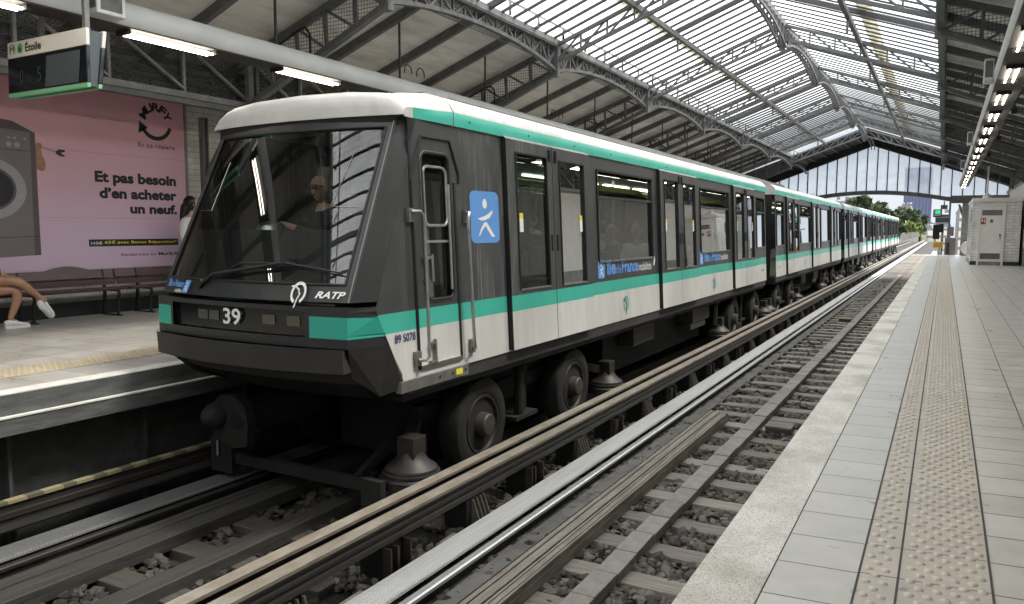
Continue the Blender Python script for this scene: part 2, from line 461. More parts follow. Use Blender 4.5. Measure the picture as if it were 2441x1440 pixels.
def stone_mat(name='crushed_stone', k=1.0):
    m, n, l = new_mat(name)
    o = n.new('ShaderNodeOutputMaterial')
    p = n.new('ShaderNodeBsdfPrincipled')
    g = n.new('ShaderNodeNewGeometry')
    rp = n.new('ShaderNodeValToRGB')
    rp.color_ramp.elements[0].color = (0.022 * k, 0.021 * k, 0.019 * k, 1)
    rp.color_ramp.elements[1].color = (0.165 * k, 0.15 * k, 0.13 * k, 1)
    l.new(g.outputs['Random Per Island'], rp.inputs[0])
    l.new(rp.outputs[0], p.inputs['Base Color'])
    p.inputs['Roughness'].default_value = 0.85
    l.new(p.outputs[0], o.inputs[0])
    return m

def roll_mat(name, v):
    """steel running surface with fine cross ribs"""
    m = M(name, (v, v, v * 0.98), 0.45, metal=0.15, var=0.22, scale=5, stretch=(10, 0.35, 1))
    n, l = m.node_tree.nodes, m.node_tree.links
    p = n[m['p']]
    t = n.new('ShaderNodeTexCoord')
    wv = n.new('ShaderNodeTexWave')
    wv.wave_type = 'BANDS'; wv.bands_direction = 'Y'
    wv.inputs['Scale'].default_value = 14
    wv.inputs['Distortion'].default_value = 0.4
    b = n.new('ShaderNodeBump')
    b.inputs['Strength'].default_value = 0.6; b.inputs['Distance'].default_value = 0.008
    l.new(t.outputs['Object'], wv.inputs['Vector'])
    l.new(wv.outputs['Fac'], b.inputs['Height'])
    l.new(b.outputs[0], p.inputs['Normal'])
    return m

def stripes_mat():
    m, n, l = new_mat('yellow_black_worn_stripes')
    o = n.new('ShaderNodeOutputMaterial')
    p = n.new('ShaderNodeBsdfPrincipled')
    t = n.new('ShaderNodeTexCoord')
    wv = n.new('ShaderNodeTexWave')
    wv.wave_type = 'BANDS'; wv.bands_direction = 'Y'
    wv.inputs['Scale'].default_value = 1.25
    wv.inputs['Distortion'].default_value = 1.2
    wv.inputs['Detail'].default_value = 3
    wv.inputs['Detail Scale'].default_value = 5
    rp = n.new('ShaderNodeValToRGB')
    rp.color_ramp.interpolation = 'CONSTANT'
    rp.color_ramp.elements[0].color = (0.10, 0.09, 0.06, 1)
    rp.color_ramp.elements[1].position = 0.42
    rp.color_ramp.elements[1].color = (0.25, 0.21, 0.12, 1)
    l.new(t.outputs['Object'], wv.inputs['Vector'])
    l.new(wv.outputs['Fac'], rp.inputs[0])
    l.new(rp.outputs[0], p.inputs['Base Color'])
    p.inputs['Roughness'].default_value = 0.7
    l.new(p.outputs[0], o.inputs[0])
    return m

def train_dark(name='streaked_charcoal_paint', band=None):
    """charcoal paint with pale vertical runs of dirty water"""
    m = M(name, (0.048, 0.050, 0.052), 0.36, var=0.3, scale=2.5)
    n, l = m.node_tree.nodes, m.node_tree.links
    p = n[m['p']]
    src = p.inputs['Base Color'].links[0].from_socket
    t = n.new('ShaderNodeTexCoord')
    mp = n.new('ShaderNodeMapping')
    mp.inputs['Scale'].default_value = (1, 18, 0.35)
    no = n.new('ShaderNodeTexNoise')
    no.inputs['Scale'].default_value = 2.4; no.inputs['Detail'].default_value = 6; no.inputs['Roughness'].default_value = 0.7
    big = n.new('ShaderNodeTexNoise')
    big.inputs['Scale'].default_value = 1.1
    mr = n.new('ShaderNodeMapRange')
    mr.inputs[1].default_value = 0.50; mr.inputs[2].default_value = 0.68
    mr.inputs[3].default_value = 0.0; mr.inputs[4].default_value = 0.62
    mb = n.new('ShaderNodeMapRange')
    mb.inputs[1].default_value = 0.45; mb.inputs[2].default_value = 0.68
    mul = n.new('ShaderNodeMath'); mul.operation = 'MULTIPLY'
    mx = n.new('ShaderNodeMix'); mx.data_type = 'RGBA'
    mx.inputs[7].default_value = (0.27, 0.27, 0.26, 1)
    l.new(t.outputs['Object'], mp.inputs['Vector']); l.new(mp.outputs[0], no.inputs['Vector'])
    l.new(t.outputs['Object'], big.inputs['Vector'])
    l.new(no.outputs['Fac'], mr.inputs[0]); l.new(big.outputs['Fac'], mb.inputs[0])
    l.new(mr.outputs[0], mul.inputs[0])
    if band:                                     # a stretch of the side where water has run down
        sp = n.new('ShaderNodeSeparateXYZ'); l.new(t.outputs['Object'], sp.inputs[0])
        wob = n.new('ShaderNodeMath'); wob.operation = 'MULTIPLY_ADD'; wob.inputs[1].default_value = 0.9; wob.inputs[2].default_value = -0.45
        l.new(big.outputs['Fac'], wob.inputs[0])
        ad = n.new('ShaderNodeMath'); ad.operation = 'ADD'; l.new(sp.outputs['Y'], ad.inputs[0]); l.new(wob.outputs[0], ad.inputs[1])
        sb = n.new('ShaderNodeMath'); sb.operation = 'SUBTRACT'; l.new(ad.outputs[0], sb.inputs[0]); sb.inputs[1].default_value = band[0]
        ab = n.new('ShaderNodeMath'); ab.operation = 'ABSOLUTE'; l.new(sb.outputs[0], ab.inputs[0])
        bm_ = n.new('ShaderNodeMapRange'); bm_.interpolation_type = 'SMOOTHSTEP'
        bm_.inputs[1].default_value = band[1]; bm_.inputs[2].default_value = band[1] * 0.5; bm_.inputs[3].default_value = 0; bm_.inputs[4].default_value = 1
        l.new(ab.outputs[0], bm_.inputs[0])
        mxx = n.new('ShaderNodeMath'); mxx.operation = 'MAXIMUM'; mxx.inputs[1].default_value = 0
        sc2 = n.new('ShaderNodeMath'); sc2.operation = 'MULTIPLY'; sc2.inputs[1].default_value = 0.3; l.new(mb.outputs[0], sc2.inputs[0])
        l.new(bm_.outputs[0], mxx.inputs[0]); l.new(sc2.outputs[0], mxx.inputs[1])
        pn = n.new('ShaderNodeTexNoise'); pn.inputs['Scale'].default_value = 1.0; pn.inputs['Detail'].default_value = 3
        pm = n.new('ShaderNodeMapping'); pm.inputs['Scale'].default_value = (1, 4.5, 1.3); pm.inputs['Location'].default_value = (0, 2.2, 0.4)
        l.new(t.outputs['Object'], pm.inputs['Vector']); l.new(pm.outputs[0], pn.inputs['Vector'])
        pr = n.new('ShaderNodeMapRange'); pr.inputs[1].default_value = 0.42; pr.inputs[2].default_value = 0.60
        l.new(pn.outputs['Fac'], pr.inputs[0])
        pmul = n.new('ShaderNodeMath'); pmul.operation = 'MULTIPLY'
        l.new(mxx.outputs[0], pmul.inputs[0]); l.new(pr.outputs[0], pmul.inputs[1])
        l.new(pmul.outputs[0], mul.inputs[1])
        mp.inputs['Scale'].default_value = (1, 34, 0.45)
        mr.inputs[1].default_value = 0.47; mr.inputs[2].default_value = 0.68; mr.inputs[4].default_value = 0.85
    else:
        l.new(mb.outputs[0], mul.inputs[1])
    l.new(mul.outputs[0], mx.inputs[0]); l.new(src, mx.inputs[6])
    l.new(mx.outputs[2], p.inputs['Base Color'])
    return m

def wavy(m, strength=0.12, scale=1.6):
    """slight panel waviness so reflections wander"""
    n, l = m.node_tree.nodes, m.node_tree.links
    p = n[m['p']]
    t = n.new('ShaderNodeTexCoord')
    no = n.new('ShaderNodeTexNoise'); no.inputs['Scale'].default_value = scale; no.inputs['Detail'].default_value = 1
    b = n.new('ShaderNodeBump'); b.inputs['Strength'].default_value = strength; b.inputs['Distance'].default_value = 0.05
    l.new(t.outputs['Object'], no.inputs['Vector']); l.new(no.outputs['Fac'], b.inputs['Height']); l.new(b.outputs[0], p.inputs['Normal'])
    return m

def streaks(m, col, strength, lo=0.5, hi=0.7, ystretch=18):
    """vertical runs of grime over a paint"""
    n, l = m.node_tree.nodes, m.node_tree.links
    p = n[m['p']]
    src = p.inputs['Base Color'].links[0].from_socket
    t = n.new('ShaderNodeTexCoord')
    mp = n.new('ShaderNodeMapping'); mp.inputs['Scale'].default_value = (1, ystretch, 0.4)
    no = n.new('ShaderNodeTexNoise'); no.inputs['Scale'].default_value = 2.1; no.inputs['Detail'].default_value = 7; no.inputs['Roughness'].default_value = 0.72
    mr = n.new('ShaderNodeMapRange')
    mr.inputs[1].default_value = lo; mr.inputs[2].default_value = hi; mr.inputs[3].default_value = 0; mr.inputs[4].default_value = strength
    mx = n.new('ShaderNodeMix'); mx.data_type = 'RGBA'; mx.inputs[7].default_value = (*col, 1)
    l.new(t.outputs['Object'], mp.inputs['Vector']); l.new(mp.outputs[0], no.inputs['Vector']); l.new(no.outputs['Fac'], mr.inputs[0])
    l.new(mr.outputs[0], mx.inputs[0]); l.new(src, mx.inputs[6]); l.new(mx.outputs[2], p.inputs['Base Color'])
    return m

def poster_mat():
    m, n, l = new_mat('pink_poster_paper')
    o = n.new('ShaderNodeOutputMaterial')
    p = n.new('ShaderNodeBsdfPrincipled')
    t = n.new('ShaderNodeTexCoord')
    sp = n.new('ShaderNodeSeparateXYZ')
    mr = n.new('ShaderNodeMapRange')
    mr.inputs[1].default_value = 0.5; mr.inputs[2].default_value = 3.2
    rp = n.new('ShaderNodeValToRGB')                     # printed gradient of the poster itself
    rp.color_ramp.elements[0].color = (0.66, 0.50, 0.64, 1)
    rp.color_ramp.elements[1].color = (0.70, 0.32, 0.36, 1)
    e = rp.color_ramp.elements.new(0.5); e.color = (0.71, 0.41, 0.48, 1)
    l.new(t.outputs['Object'], sp.inputs[0]); l.new(sp.outputs['Z'], mr.inputs[0])
    l.new(mr.outputs[0], rp.inputs[0]); l.new(rp.outputs[0], p.inputs['Base Color'])
    p.inputs['Roughness'].default_value = 0.38
    no = n.new('ShaderNodeTexNoise'); no.inputs['Scale'].default_value = 2.6; no.inputs['Detail'].default_value = 5
    b = n.new('ShaderNodeBump'); b.inputs['Strength'].default_value = 0.25; b.inputs['Distance'].default_value = 0.03
    l.new(t.outputs['Object'], no.inputs['Vector']); l.new(no.outputs['Fac'], b.inputs['Height']); l.new(b.outputs[0], p.inputs['Normal'])
    l.new(p.outputs[0], o.inputs[0])
    return m

def leaf_mat(name, col):
    m, n, l = new_mat(name)
    o = n.new('ShaderNodeOutputMaterial')
    p = n.new('ShaderNodeBsdfPrincipled')
    g = n.new('ShaderNodeNewGeometry')
    rp = n.new('ShaderNodeValToRGB')
    rp.color_ramp.elements[0].color = (*[c * 0.55 for c in col], 1)
    rp.color_ramp.elements[1].color = (*[c * 1.5 for c in col], 1)
    l.new(g.outputs['Random Per Island'], rp.inputs[0])
    l.new(rp.outputs[0], p.inputs['Base Color'])
    p.inputs['Roughness'].default_value = 0.6
    l.new(p.outputs[0], o.inputs[0])
    return m

def tower_mat():
    m, n, l = new_mat('blue_tower_glazing')
    o = n.new('ShaderNodeOutputMaterial')
    p = n.new('ShaderNodeBsdfPrincipled')
    t = n.new('ShaderNodeTexCoord')
    sp = n.new('ShaderNodeSeparateXYZ')
    cb = n.new('ShaderNodeCombineXYZ')
    l.new(t.outputs['Object'], sp.inputs[0])
    l.new(sp.outputs['X'], cb.inputs[0]); l.new(sp.outputs['Z'], cb.inputs[1])
    br = n.new('ShaderNodeTexBrick')
    br.offset = 0
    br.inputs['Scale'].default_value = 1
    br.inputs['Brick Width'].default_value = 1.45; br.inputs['Row Height'].default_value = 0.5
    br.inputs['Mortar Size'].default_value = 0.07
    br.inputs['Color1'].default_value = (0.035, 0.055, 0.13, 1)
    br.inputs['Color2'].default_value = (0.045, 0.070, 0.155, 1)
    br.inputs['Mortar'].default_value = (0.09, 0.115, 0.20, 1)
    l.new(cb.outputs[0], br.inputs['Vector'])
    l.new(br.outputs[0], p.inputs['Base Color'])
    p.inputs['Roughness'].default_value = 0.4
    l.new(p.outputs[0], o.inputs[0])
    return m

mats()

# ------------------------------------------------------------------ object helpers
def tag(o, label=None, cat=None, group=None, kind=None):
    if label: o['label'] = label
    if cat: o['category'] = cat
    if group: o['group'] = group
    if kind: o['kind'] = kind
    elif cat: o['kind'] = 'thing'
    return o

def thing(name, loc, label, cat, group=None):
    o = bpy.data.objects.new(name, None)
    o.empty_display_size = 0.1
    COL.objects.link(o)
    o.location = loc
    return tag(o, label, cat, group)

def origin(p):
    v = Vector((0, 0, 0))
    while p is not None:
        v += p.location
        p = p.parent
    return v

class MB:
    """collects faces authored in world coordinates, built as ONE mesh object"""
    def __init__(s):
        s.v, s.f, s.m = [], [], []
    def add(s, vs, fs, mi=0):
        b = len(s.v)
        s.v.extend([tuple(q) for q in vs])
        s.f.extend([tuple(b + i for i in f) for f in fs])
        s.m.extend([mi] * len(fs))
        return s
    def quad(s, a, b, c, d, mi=0):
        return s.add([a, b, c, d], [(0, 1, 2, 3)], mi)
    def box(s, x0, x1, y0, y1, z0, z1, mi=0):
        return s.add([(x0, y0, z0), (x1, y0, z0), (x1, y1, z0), (x0, y1, z0), (x0, y0, z1), (x1, y0, z1), (x1, y1, z1), (x0, y1, z1)],
                     [(0, 3, 2, 1), (4, 5, 6, 7), (0, 1, 5, 4), (1, 2, 6, 5), (2, 3, 7, 6), (3, 0, 4, 7)], mi)
    def bar(s, p, q, w=0.05, h=None, mi=0, up=(0, 0, 1)):
        p, q = Vector(p), Vector(q)
        h = w if h is None else h
        d = (q - p)
        if d.length < 1e-6: return s
        d.normalize()
        u = Vector(up)
        if abs(d.dot(u)) > 0.98: u = Vector((0, 1, 0)) if abs(d.y) < 0.9 else Vector((1, 0, 0))
        a = d.cross(u).normalized() * (w / 2)
        b = a.cross(d).normalized() * (h / 2)
        vs = [p - a - b, p + a - b, p + a + b, p - a + b, q - a - b, q + a - b, q + a + b, q - a + b]
        return s.add(vs, [(0, 3, 2, 1), (4, 5, 6, 7), (0, 1, 5, 4), (1, 2, 6, 5), (2, 3, 7, 6), (3, 0, 4, 7)], mi)
    def tube(s, pts, r, n=8, mi=0, closed=False):
        pts = [Vector(p) for p in pts]
        rr = r if isinstance(r, (list, tuple)) else [r] * len(pts)
        rings = []
        ref = None
        N = len(pts)
        for i, p in enumerate(pts):
            if closed: d = pts[(i + 1) % N] - pts[i - 1]
            else: d = pts[min(i + 1, N - 1)] - pts[max(i - 1, 0)]
            d.normalize()
            if ref is None:
                ref = Vector((0, 0, 1)) if abs(d.z) < 0.9 else Vector((1, 0, 0))
            a = d.cross(ref)
            if a.length < 1e-4: a = d.orthogonal()
            a.normalize()
            b = a.cross(d).normalized()
            ref = b
            rings.append([p + (a * math.cos(t) + b * math.sin(t)) * rr[i] for t in [2 * math.pi * k / n for k in range(n)]])
        vs = [v for r_ in rings for v in r_]
        fs = []
        for i in range(N - (0 if closed else 1)):
            j = (i + 1) % N
            for k in range(n):
                fs.append((i * n + k, i * n + (k + 1) % n, j * n + (k + 1) % n, j * n + k))
        if not closed:
            fs.append(tuple(range(n - 1, -1, -1)))
            fs.append(tuple((N - 1) * n + k for k in range(n)))
        return s.add(vs, fs, mi)
    def lathe(s, c, axis, prof, n=24, mi=0):
        """prof: list of (distance along axis, radius)"""
        c, ax = Vector(c), Vector(axis).normalized()
        a = ax.orthogonal().normalized()
        b = ax.cross(a)
        vs, fs = [], []
        for (h, r) in prof:
            for k in range(n):
                t = 2 * math.pi * k / n
                vs.append(c + ax * h + (a * math.cos(t) + b * math.sin(t)) * r)
        for i in range(len(prof) - 1):
            for k in range(n):
                fs.append((i * n + k, i * n + (k + 1) % n, (i + 1) * n + (k + 1) % n, (i + 1) * n + k))
        fs.append(tuple(range(n - 1, -1, -1)))
        fs.append(tuple((len(prof) - 1) * n + k for k in range(n)))
        return s.add(vs, fs, mi)
    def prism_y(s, prof, y0, y1, mi=0, caps=True, closed=True, mis=None):
        """extrude an XZ profile along Y"""
        n = len(prof)
        vs = [(x, y0, z) for x, z in prof] + [(x, y1, z) for x, z in prof]
        b = len(s.v)
        s.v.extend(vs)
        for k in range(n if closed else n - 1):
            j = (k + 1) % n
            s.f.append((b + k, b + j, b + n + j, b + n + k))
            s.m.append(mis[k] if mis else mi)
        if caps and closed:
            s.f.append(tuple(b + k for k in range(n - 1, -1, -1))); s.m.append(mi)
            s.f.append(tuple(b + n + k for k in range(n))); s.m.append(mi)
        return s
    def poly(s, pts, thick_vec, mi=0):
        """flat polygon given a thickness"""
        n = len(pts)
        t = Vector(thick_vec)
        vs = [Vector(p) for p in pts] + [Vector(p) + t for p in pts]
        fs = [tuple(range(n)), tuple(range(2 * n - 1, n - 1, -1))]
        fs += [(k, n + k, n + (k + 1) % n, (k + 1) % n) for k in range(n)]
        return s.add(vs, fs, mi)
    def build(s, name, mat, parent=None, smooth=False, bevel=0.0):
        me = bpy.data.meshes.new(name)
        o3 = origin(parent)
        me.from_pydata([(x - o3.x, y - o3.y, z - o3.z) for x, y, z in s.v], [], s.f)
        ml = mat if isinstance(mat, (list, tuple)) else [mat]
        for q in ml: me.materials.append(MT[q] if isinstance(q, str) else q)
        if len(ml) > 1: me.polygons.foreach_set('material_index', s.m)
        if smooth:
            me.polygons.foreach_set('use_smooth', [True] * len(me.polygons))
        bm = bmesh.new(); bm.from_mesh(me)
        if smooth: bmesh.ops.remove_doubles(bm, verts=bm.verts, dist=2e-5)
        bmesh.ops.recalc_face_normals(bm, faces=bm.faces)
        bm.to_mesh(me); bm.free()
        if smooth: me.set_sharp_from_angle(angle=R(38))
        me.update()
        o = bpy.data.objects.new(name, me)
        COL.objects.link(o)
        if parent: o.parent = parent
        if bevel:
            bv = o.modifiers.new('bevel', 'BEVEL')
            bv.width = bevel; bv.segments = 2; bv.limit_method = 'ANGLE'; bv.angle_limit = R(40)
        return o

def kids(o):
    return [c for c in bpy.data.objects if c.parent == o]

def copy_tree(o, parent=None, ch=None):
    c = o.copy()
    COL.objects.link(c)
    c.parent = parent
    for k in (kids(o)):
        copy_tree(k, c)
    return c

def text(body, p0, xd, ud, width, height, mat, parent, name='lettering', bold=0.0, shear=0.0, thick=0.002):
    """lettering as a thin mesh; p0 lower-left corner of its box, xd reading direction, ud up direction"""
    cu = bpy.data.curves.new('t', 'FONT')
    cu.body = body
    cu.size = 1
    cu.offset = min(bold, 0.02)
    cu.shear = shear
    cu.resolution_u = 4
    ob = bpy.data.objects.new('t', cu)
    COL.objects.link(ob)
    bpy.context.view_layer.update()
    dg = bpy.context.evaluated_depsgraph_get()
    me = bpy.data.meshes.new_from_object(ob.evaluated_get(dg))
    bpy.data.objects.remove(ob)
    bpy.data.curves.remove(cu)
    me.name = name
    co = np.empty(len(me.vertices) * 3); me.vertices.foreach_get('co', co); co = co.reshape(-1, 3)
    mn, mx = co.min(0), co.max(0)
    sx = width / max(mx[0] - mn[0], 1e-6)
    sy = height / max(mx[1] - mn[1], 1e-6) if height else sx
    xd, ud = Vector(xd).normalized(), Vector(ud).normalized()
    nd = xd.cross(ud)
    o3 = origin(parent)
    base = Vector(p0) - o3 + nd * thick
    X = (co[:, 0] - mn[0]) * sx; U = (co[:, 1] - mn[1]) * sy
    res = np.outer(X, xd) + np.outer(U, ud) + np.array(base)
    me.vertices.foreach_set('co', res.ravel())
    if bold > 0.025:                             # heavy face: the outline thickened by shifted copies
        d = (bold - 0.02) * max(sy, sx)
        fs = [tuple(p.vertices) for p in me.polygons]
        n0 = len(res)
        V, Fs = [], []
        for k in range(9):
            a = k * math.pi / 4
            off = np.array(xd) * (d * math.cos(a) if k < 8 else 0) + np.array(ud) * (d * math.sin(a) if k < 8 else 0) + np.array(nd) * (0.00012 * k)
            V += (res + off).tolist(); Fs += [tuple(i + n0 * k for i in f) for f in fs]
        bpy.data.meshes.remove(me)
        me = bpy.data.meshes.new(name)
        me.from_pydata(V, [], Fs)
    me.materials.clear(); me.materials.append(MT[mat])
    me.update()
    o = bpy.data.objects.new(name, me)
    COL.objects.link(o)
    o.parent = parent
    return o

def skin(name, joints, edges, mat, parent, root=0, sub=2):
    """one continuous limbed surface: joints = [(x,y,z,r)]"""
    me = bpy.data.meshes.new(name)
    o3 = origin(parent)
    me.from_pydata([(j[0] - o3.x, j[1] - o3.y, j[2] - o3.z) for j in joints], edges, [])
    me.materials.append(MT[mat])
    o = bpy.data.objects.new(name, me)
    COL.objects.link(o)
    o.parent = parent
    md = o.modifiers.new('skin', 'SKIN')
    md.use_smooth_shade = True
    sv = me.skin_vertices[0].data
    for i, j in enumerate(joints):
        r = j[3] if isinstance(j[3], tuple) else (j[3], j[3])
        sv[i].radius = r
        sv[i].use_root = (i == root)
    ss = o.modifiers.new('sub', 'SUBSURF')
    ss.levels = sub; ss.render_levels = sub
    return o

def ell(name, c, r, mat, parent, n=16, rot=None, squash=None):
    """rounded lump (head, hair) as a smooth mesh"""
    bm = bmesh.new()
    bmesh.ops.create_uvsphere(bm, u_segments=n, v_segments=max(8, n * 2 // 3), radius=1)
    me = bpy.data.meshes.new(name)
    Mx = Matrix.Diagonal((*r, 1))
    if rot: Mx = Euler(rot).to_matrix().to_4x4() @ Mx
    for v in bm.verts:
        q = v.co.copy()
        if squash: q = squash(q)
        v.co = Mx @ q + Vector(c) - origin(parent)
    for f in bm.faces: f.smooth = True
    bm.to_mesh(me); bm.free()
    me.materials.append(MT[mat])
    o = bpy.data.objects.new(name, me)
    COL.objects.link(o); o.parent = parent
    return o

# ------------------------------------------------------------------ ground, track bed, platforms
XC = -3.35                      # centre line of the station
YS = -26                        # the station goes on behind the viewer
YE = 44.3                       # end of the platforms
Z_ROLL = -1.08

g = MB(); g.quad((-1500, -300, -8), (1500, -300, -8), (1500, 2500, -8), (-1500, 2500, -8))
tag(g.build('ground', 'street'), kind='structure')
g = MB(); g.box(-6.6, -0.3, YS, 190, -1.9, -1.24)
tag(g.build('track_bed', 'ballast_bed'), kind='structure')

pl = MB(); pl.box(0.203, 4.6, YS, YE, -0.16, 0)
P1 = tag(pl.build('platform', ['tile']), 'grey tiled platform on the near side', None, kind='structure')
e = MB(); e.box(-0.724, -0.4875, YS, YE, -0.16, 0.003)
e.build('edge_strip', 'edge', P1)
e = MB(); e.box(-0.4845, -0.2085, YS, YE, -0.16, 0); e.build('border_strip', 'tile_strip', P1)
e = MB()
for x in (-0.2082, -0.083, 0.2032): e.box(x - .004, x + .004, YS, YE - .2, 0.0, 0.0052)
e.box(-0.4875, -0.4845, YS, YE, -.1, 0.0015)
e.build('strip_joints', 'joint', P1)
e = MB(); e.box(-0.2085, 0.203, YS, YE - 0.2, -0.16, 0.004)
ed = MB()
rows = []
for k in range(int(18 / 0.0583)):                # raised domes, staggered
    y = 1.6 + k * 0.0583
    for i in range(8):
        x = -0.182 + i * 0.0545 + (0.0272 if k % 2 else 0)
        if x > 0.190 or abs(x + 0.083) < 0.018: continue
        rows.append((x, y + 0.108 * x))
for x, y in rows:
    n = 7
    r1, r2, h1 = 0.0180, 0.009, 0.0085
    vs = [(x + r1 * math.cos(2 * math.pi * q / n), y + r1 * math.sin(2 * math.pi * q / n), 0.0038) for q in range(n)]
    for rr, hh in ((0.0145, .005), (0.008, .0078)):
        vs += [(x + rr * math.cos(2 * math.pi * q / n), y + rr * math.sin(2 * math.pi * q / n), 0.004 + hh) for q in range(n)]
    fs = [(b_ * n + q, b_ * n + (q + 1) % n, (b_ + 1) * n + (q + 1) % n, (b_ + 1) * n + q) for q in range(n) for b_ in (0, 1)] + [tuple(2 * n + q for q in range(n))]
    ed.add(vs, fs)
for k in range(8):                               # farther on: the rows read as ribs
    x = -0.180 + k * 0.0515
    e.box(x - 0.008, x + 0.008, 19.7, YE - 0.2, 0.004, 0.009)
TS = e.build('tactile_strip', 'tactile', P1)
ed.build('tactile_domes', 'dome', TS, smooth=True)
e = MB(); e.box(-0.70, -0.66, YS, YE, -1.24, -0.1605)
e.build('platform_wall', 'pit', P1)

pl = MB(); pl.box(-10.6, -6.16, YS, YE, -0.14, 0)
P2 = tag(pl.build('platform', ['tile_far']), 'tiled platform on the far side behind the train', None, kind='structure')
e = MB(); e.box(-6.158, -5.98, YS, YE, -0.16, 0.003)
e.build('edge_strip', 'ledge_white', P2)
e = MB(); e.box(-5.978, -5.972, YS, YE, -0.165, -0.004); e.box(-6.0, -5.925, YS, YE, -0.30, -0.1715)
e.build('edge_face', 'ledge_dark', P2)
e = MB(); e.box(-5.972, -5.918, YS, YE, -0.171, -0.160)
e.build('lower_ledge', 'ledge_white', P2)
e = MB()
e.box(-7.05, -6.62, YS, YE, 0.0, 0.004)
for k in range(60):
    for i in range(8):
        x, y = -7.02 + i * 0.053, 2.6 + k * 0.053 + (0.026 if i % 2 else 0)
        n = 5
        vs = [(x + 0.016 * math.cos(2 * math.pi * q / n), y + 0.016 * math.sin(2 * math.pi * q / n), 0.0038) for q in range(n)] + [(x, y, 0.011)]
        e.add(vs, [(q, (q + 1) % n, n) for q in range(n)])
e.build('tactile_strip', 'tactile_far', P2)
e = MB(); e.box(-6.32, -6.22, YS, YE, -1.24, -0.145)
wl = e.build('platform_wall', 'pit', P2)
for y in (1.9, 3.05, 4.2, 5.35, 6.5):
    e = MB(); e.box(-6.219, -6.20, y - 0.11, y + 0.11, -1.2, -0.3); e.box(-6.2, -6.12, y + 0.03, y + 0.055, -1.2, -0.3)
    for z in (-0.5, -0.68, -0.86, -1.04):
        e.lathe((-6.2, y - 0.05, z), (1, 0, 0), [(0, 0.022), (0.012, 0.018), (0.018, 0.006)], 8)
    e.build('riveted_stiffener', 'pit', wl)

# ------------------------------------------------------------------ ballast
def icosa():
    t = (1 + 5 ** 0.5) / 2
    v = np.array([(-1, t, 0), (1, t, 0), (-1, -t, 0), (1, -t, 0), (0, -1, t), (0, 1, t), (0, -1, -t), (0, 1, -t), (t, 0, -1), (t, 0, 1), (-t, 0, -1), (-t, 0, 1)], float)
    v /= np.linalg.norm(v[0])
    f = np.array([(0, 11, 5), (0, 5, 1), (0, 1, 7), (0, 7, 10), (0, 10, 11), (1, 5, 9), (5, 11, 4), (11, 10, 2), (10, 7, 6), (7, 1, 8), (3, 9, 4), (3, 4, 2), (3, 2, 6), (3, 6, 8), (3, 8, 9), (4, 9, 5), (2, 4, 11), (6, 2, 10), (8, 6, 7), (9, 8, 1)])
    return v, f

def stones(spots, sizes, mt='stone'):
    v0, f0 = icosa()
    N = len(spots)
    V = np.empty((N, 12, 3)); Fc = np.empty((N, 20, 3), int)
    for i in range(N):
        q = v0 * rng.uniform(0.62, 1.25, (12, 1)) * (sizes[i] * np.array([rng.uniform(0.8, 1.35), rng.uniform(0.7, 1.1), rng.uniform(0.5, 0.85)]))
        a, b = rng.uniform(0, 6.28), rng.uniform(-0.7, 0.7)
        ca, sa, cb, sb = math.cos(a), math.sin(a), math.cos(b), math.sin(b)
        q = q @ np.array([[ca, sa, 0], [-sa, ca, 0], [0, 0, 1]]) @ np.array([[1, 0, 0], [0, cb, sb], [0, -sb, cb]])
        V[i] = q + spots[i]
        Fc[i] = f0 + 12 * i
    me = bpy.data.meshes.new('ballast')
    me.from_pydata(V.reshape(-1, 3).tolist(), [], Fc.reshape(-1, 3).tolist())
    me.materials.append(MT[mt])
    o = bpy.data.objects.new('ballast', me)
    COL.objects.link(o)
    return tag(o, kind='stuff')
SLEEP0, SLEEPD = 4.841 - 0.575 * 6, 0.575
sp_, sz_ = [], []
def scatter(x0, x1, y0, y1, dens, smin, smax, gap=True, zb=-1.235):
    n = int((x1 - x0) * (y1 - y0) * dens)
    for _ in range(n):
        x, y = rng.uniform(x0, x1), rng.uniform(y0, y1)
        if gap:
            ph = ((y - 0.02 * (x + 1.8) - SLEEP0) / SLEEPD) % 1.0
            d = min(ph, 1 - ph) * SLEEPD
            if d < 0.125 and rng.random() < 0.985: continue
        sp_.append((x, y, zb + rng.uniform(-0.005, 0.062))); sz_.append(rng.uniform(smin, smax))
scatter(-2.8, -1.2, 2.4, 9.0, 800, 0.022, 0.060)
scatter(-2.8, -1.0, 9.0, 18, 480, 0.030, 0.056)
scatter(-3.9, -2.75, 2.6, 9.0, 650, 0.026, 0.054, True)
scatter(-3.7, -3.1, 9.0, 18, 260, 0.03, 0.056, True)
scatter(-2.8, -0.9, 18, 40, 120, 0.035, 0.06)
stones(sp_, sz_)
sp_, sz_ = [], []
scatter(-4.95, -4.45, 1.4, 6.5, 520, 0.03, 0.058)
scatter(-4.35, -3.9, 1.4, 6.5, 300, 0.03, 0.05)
stones(sp_, sz_, 'stone_oily_shaded')

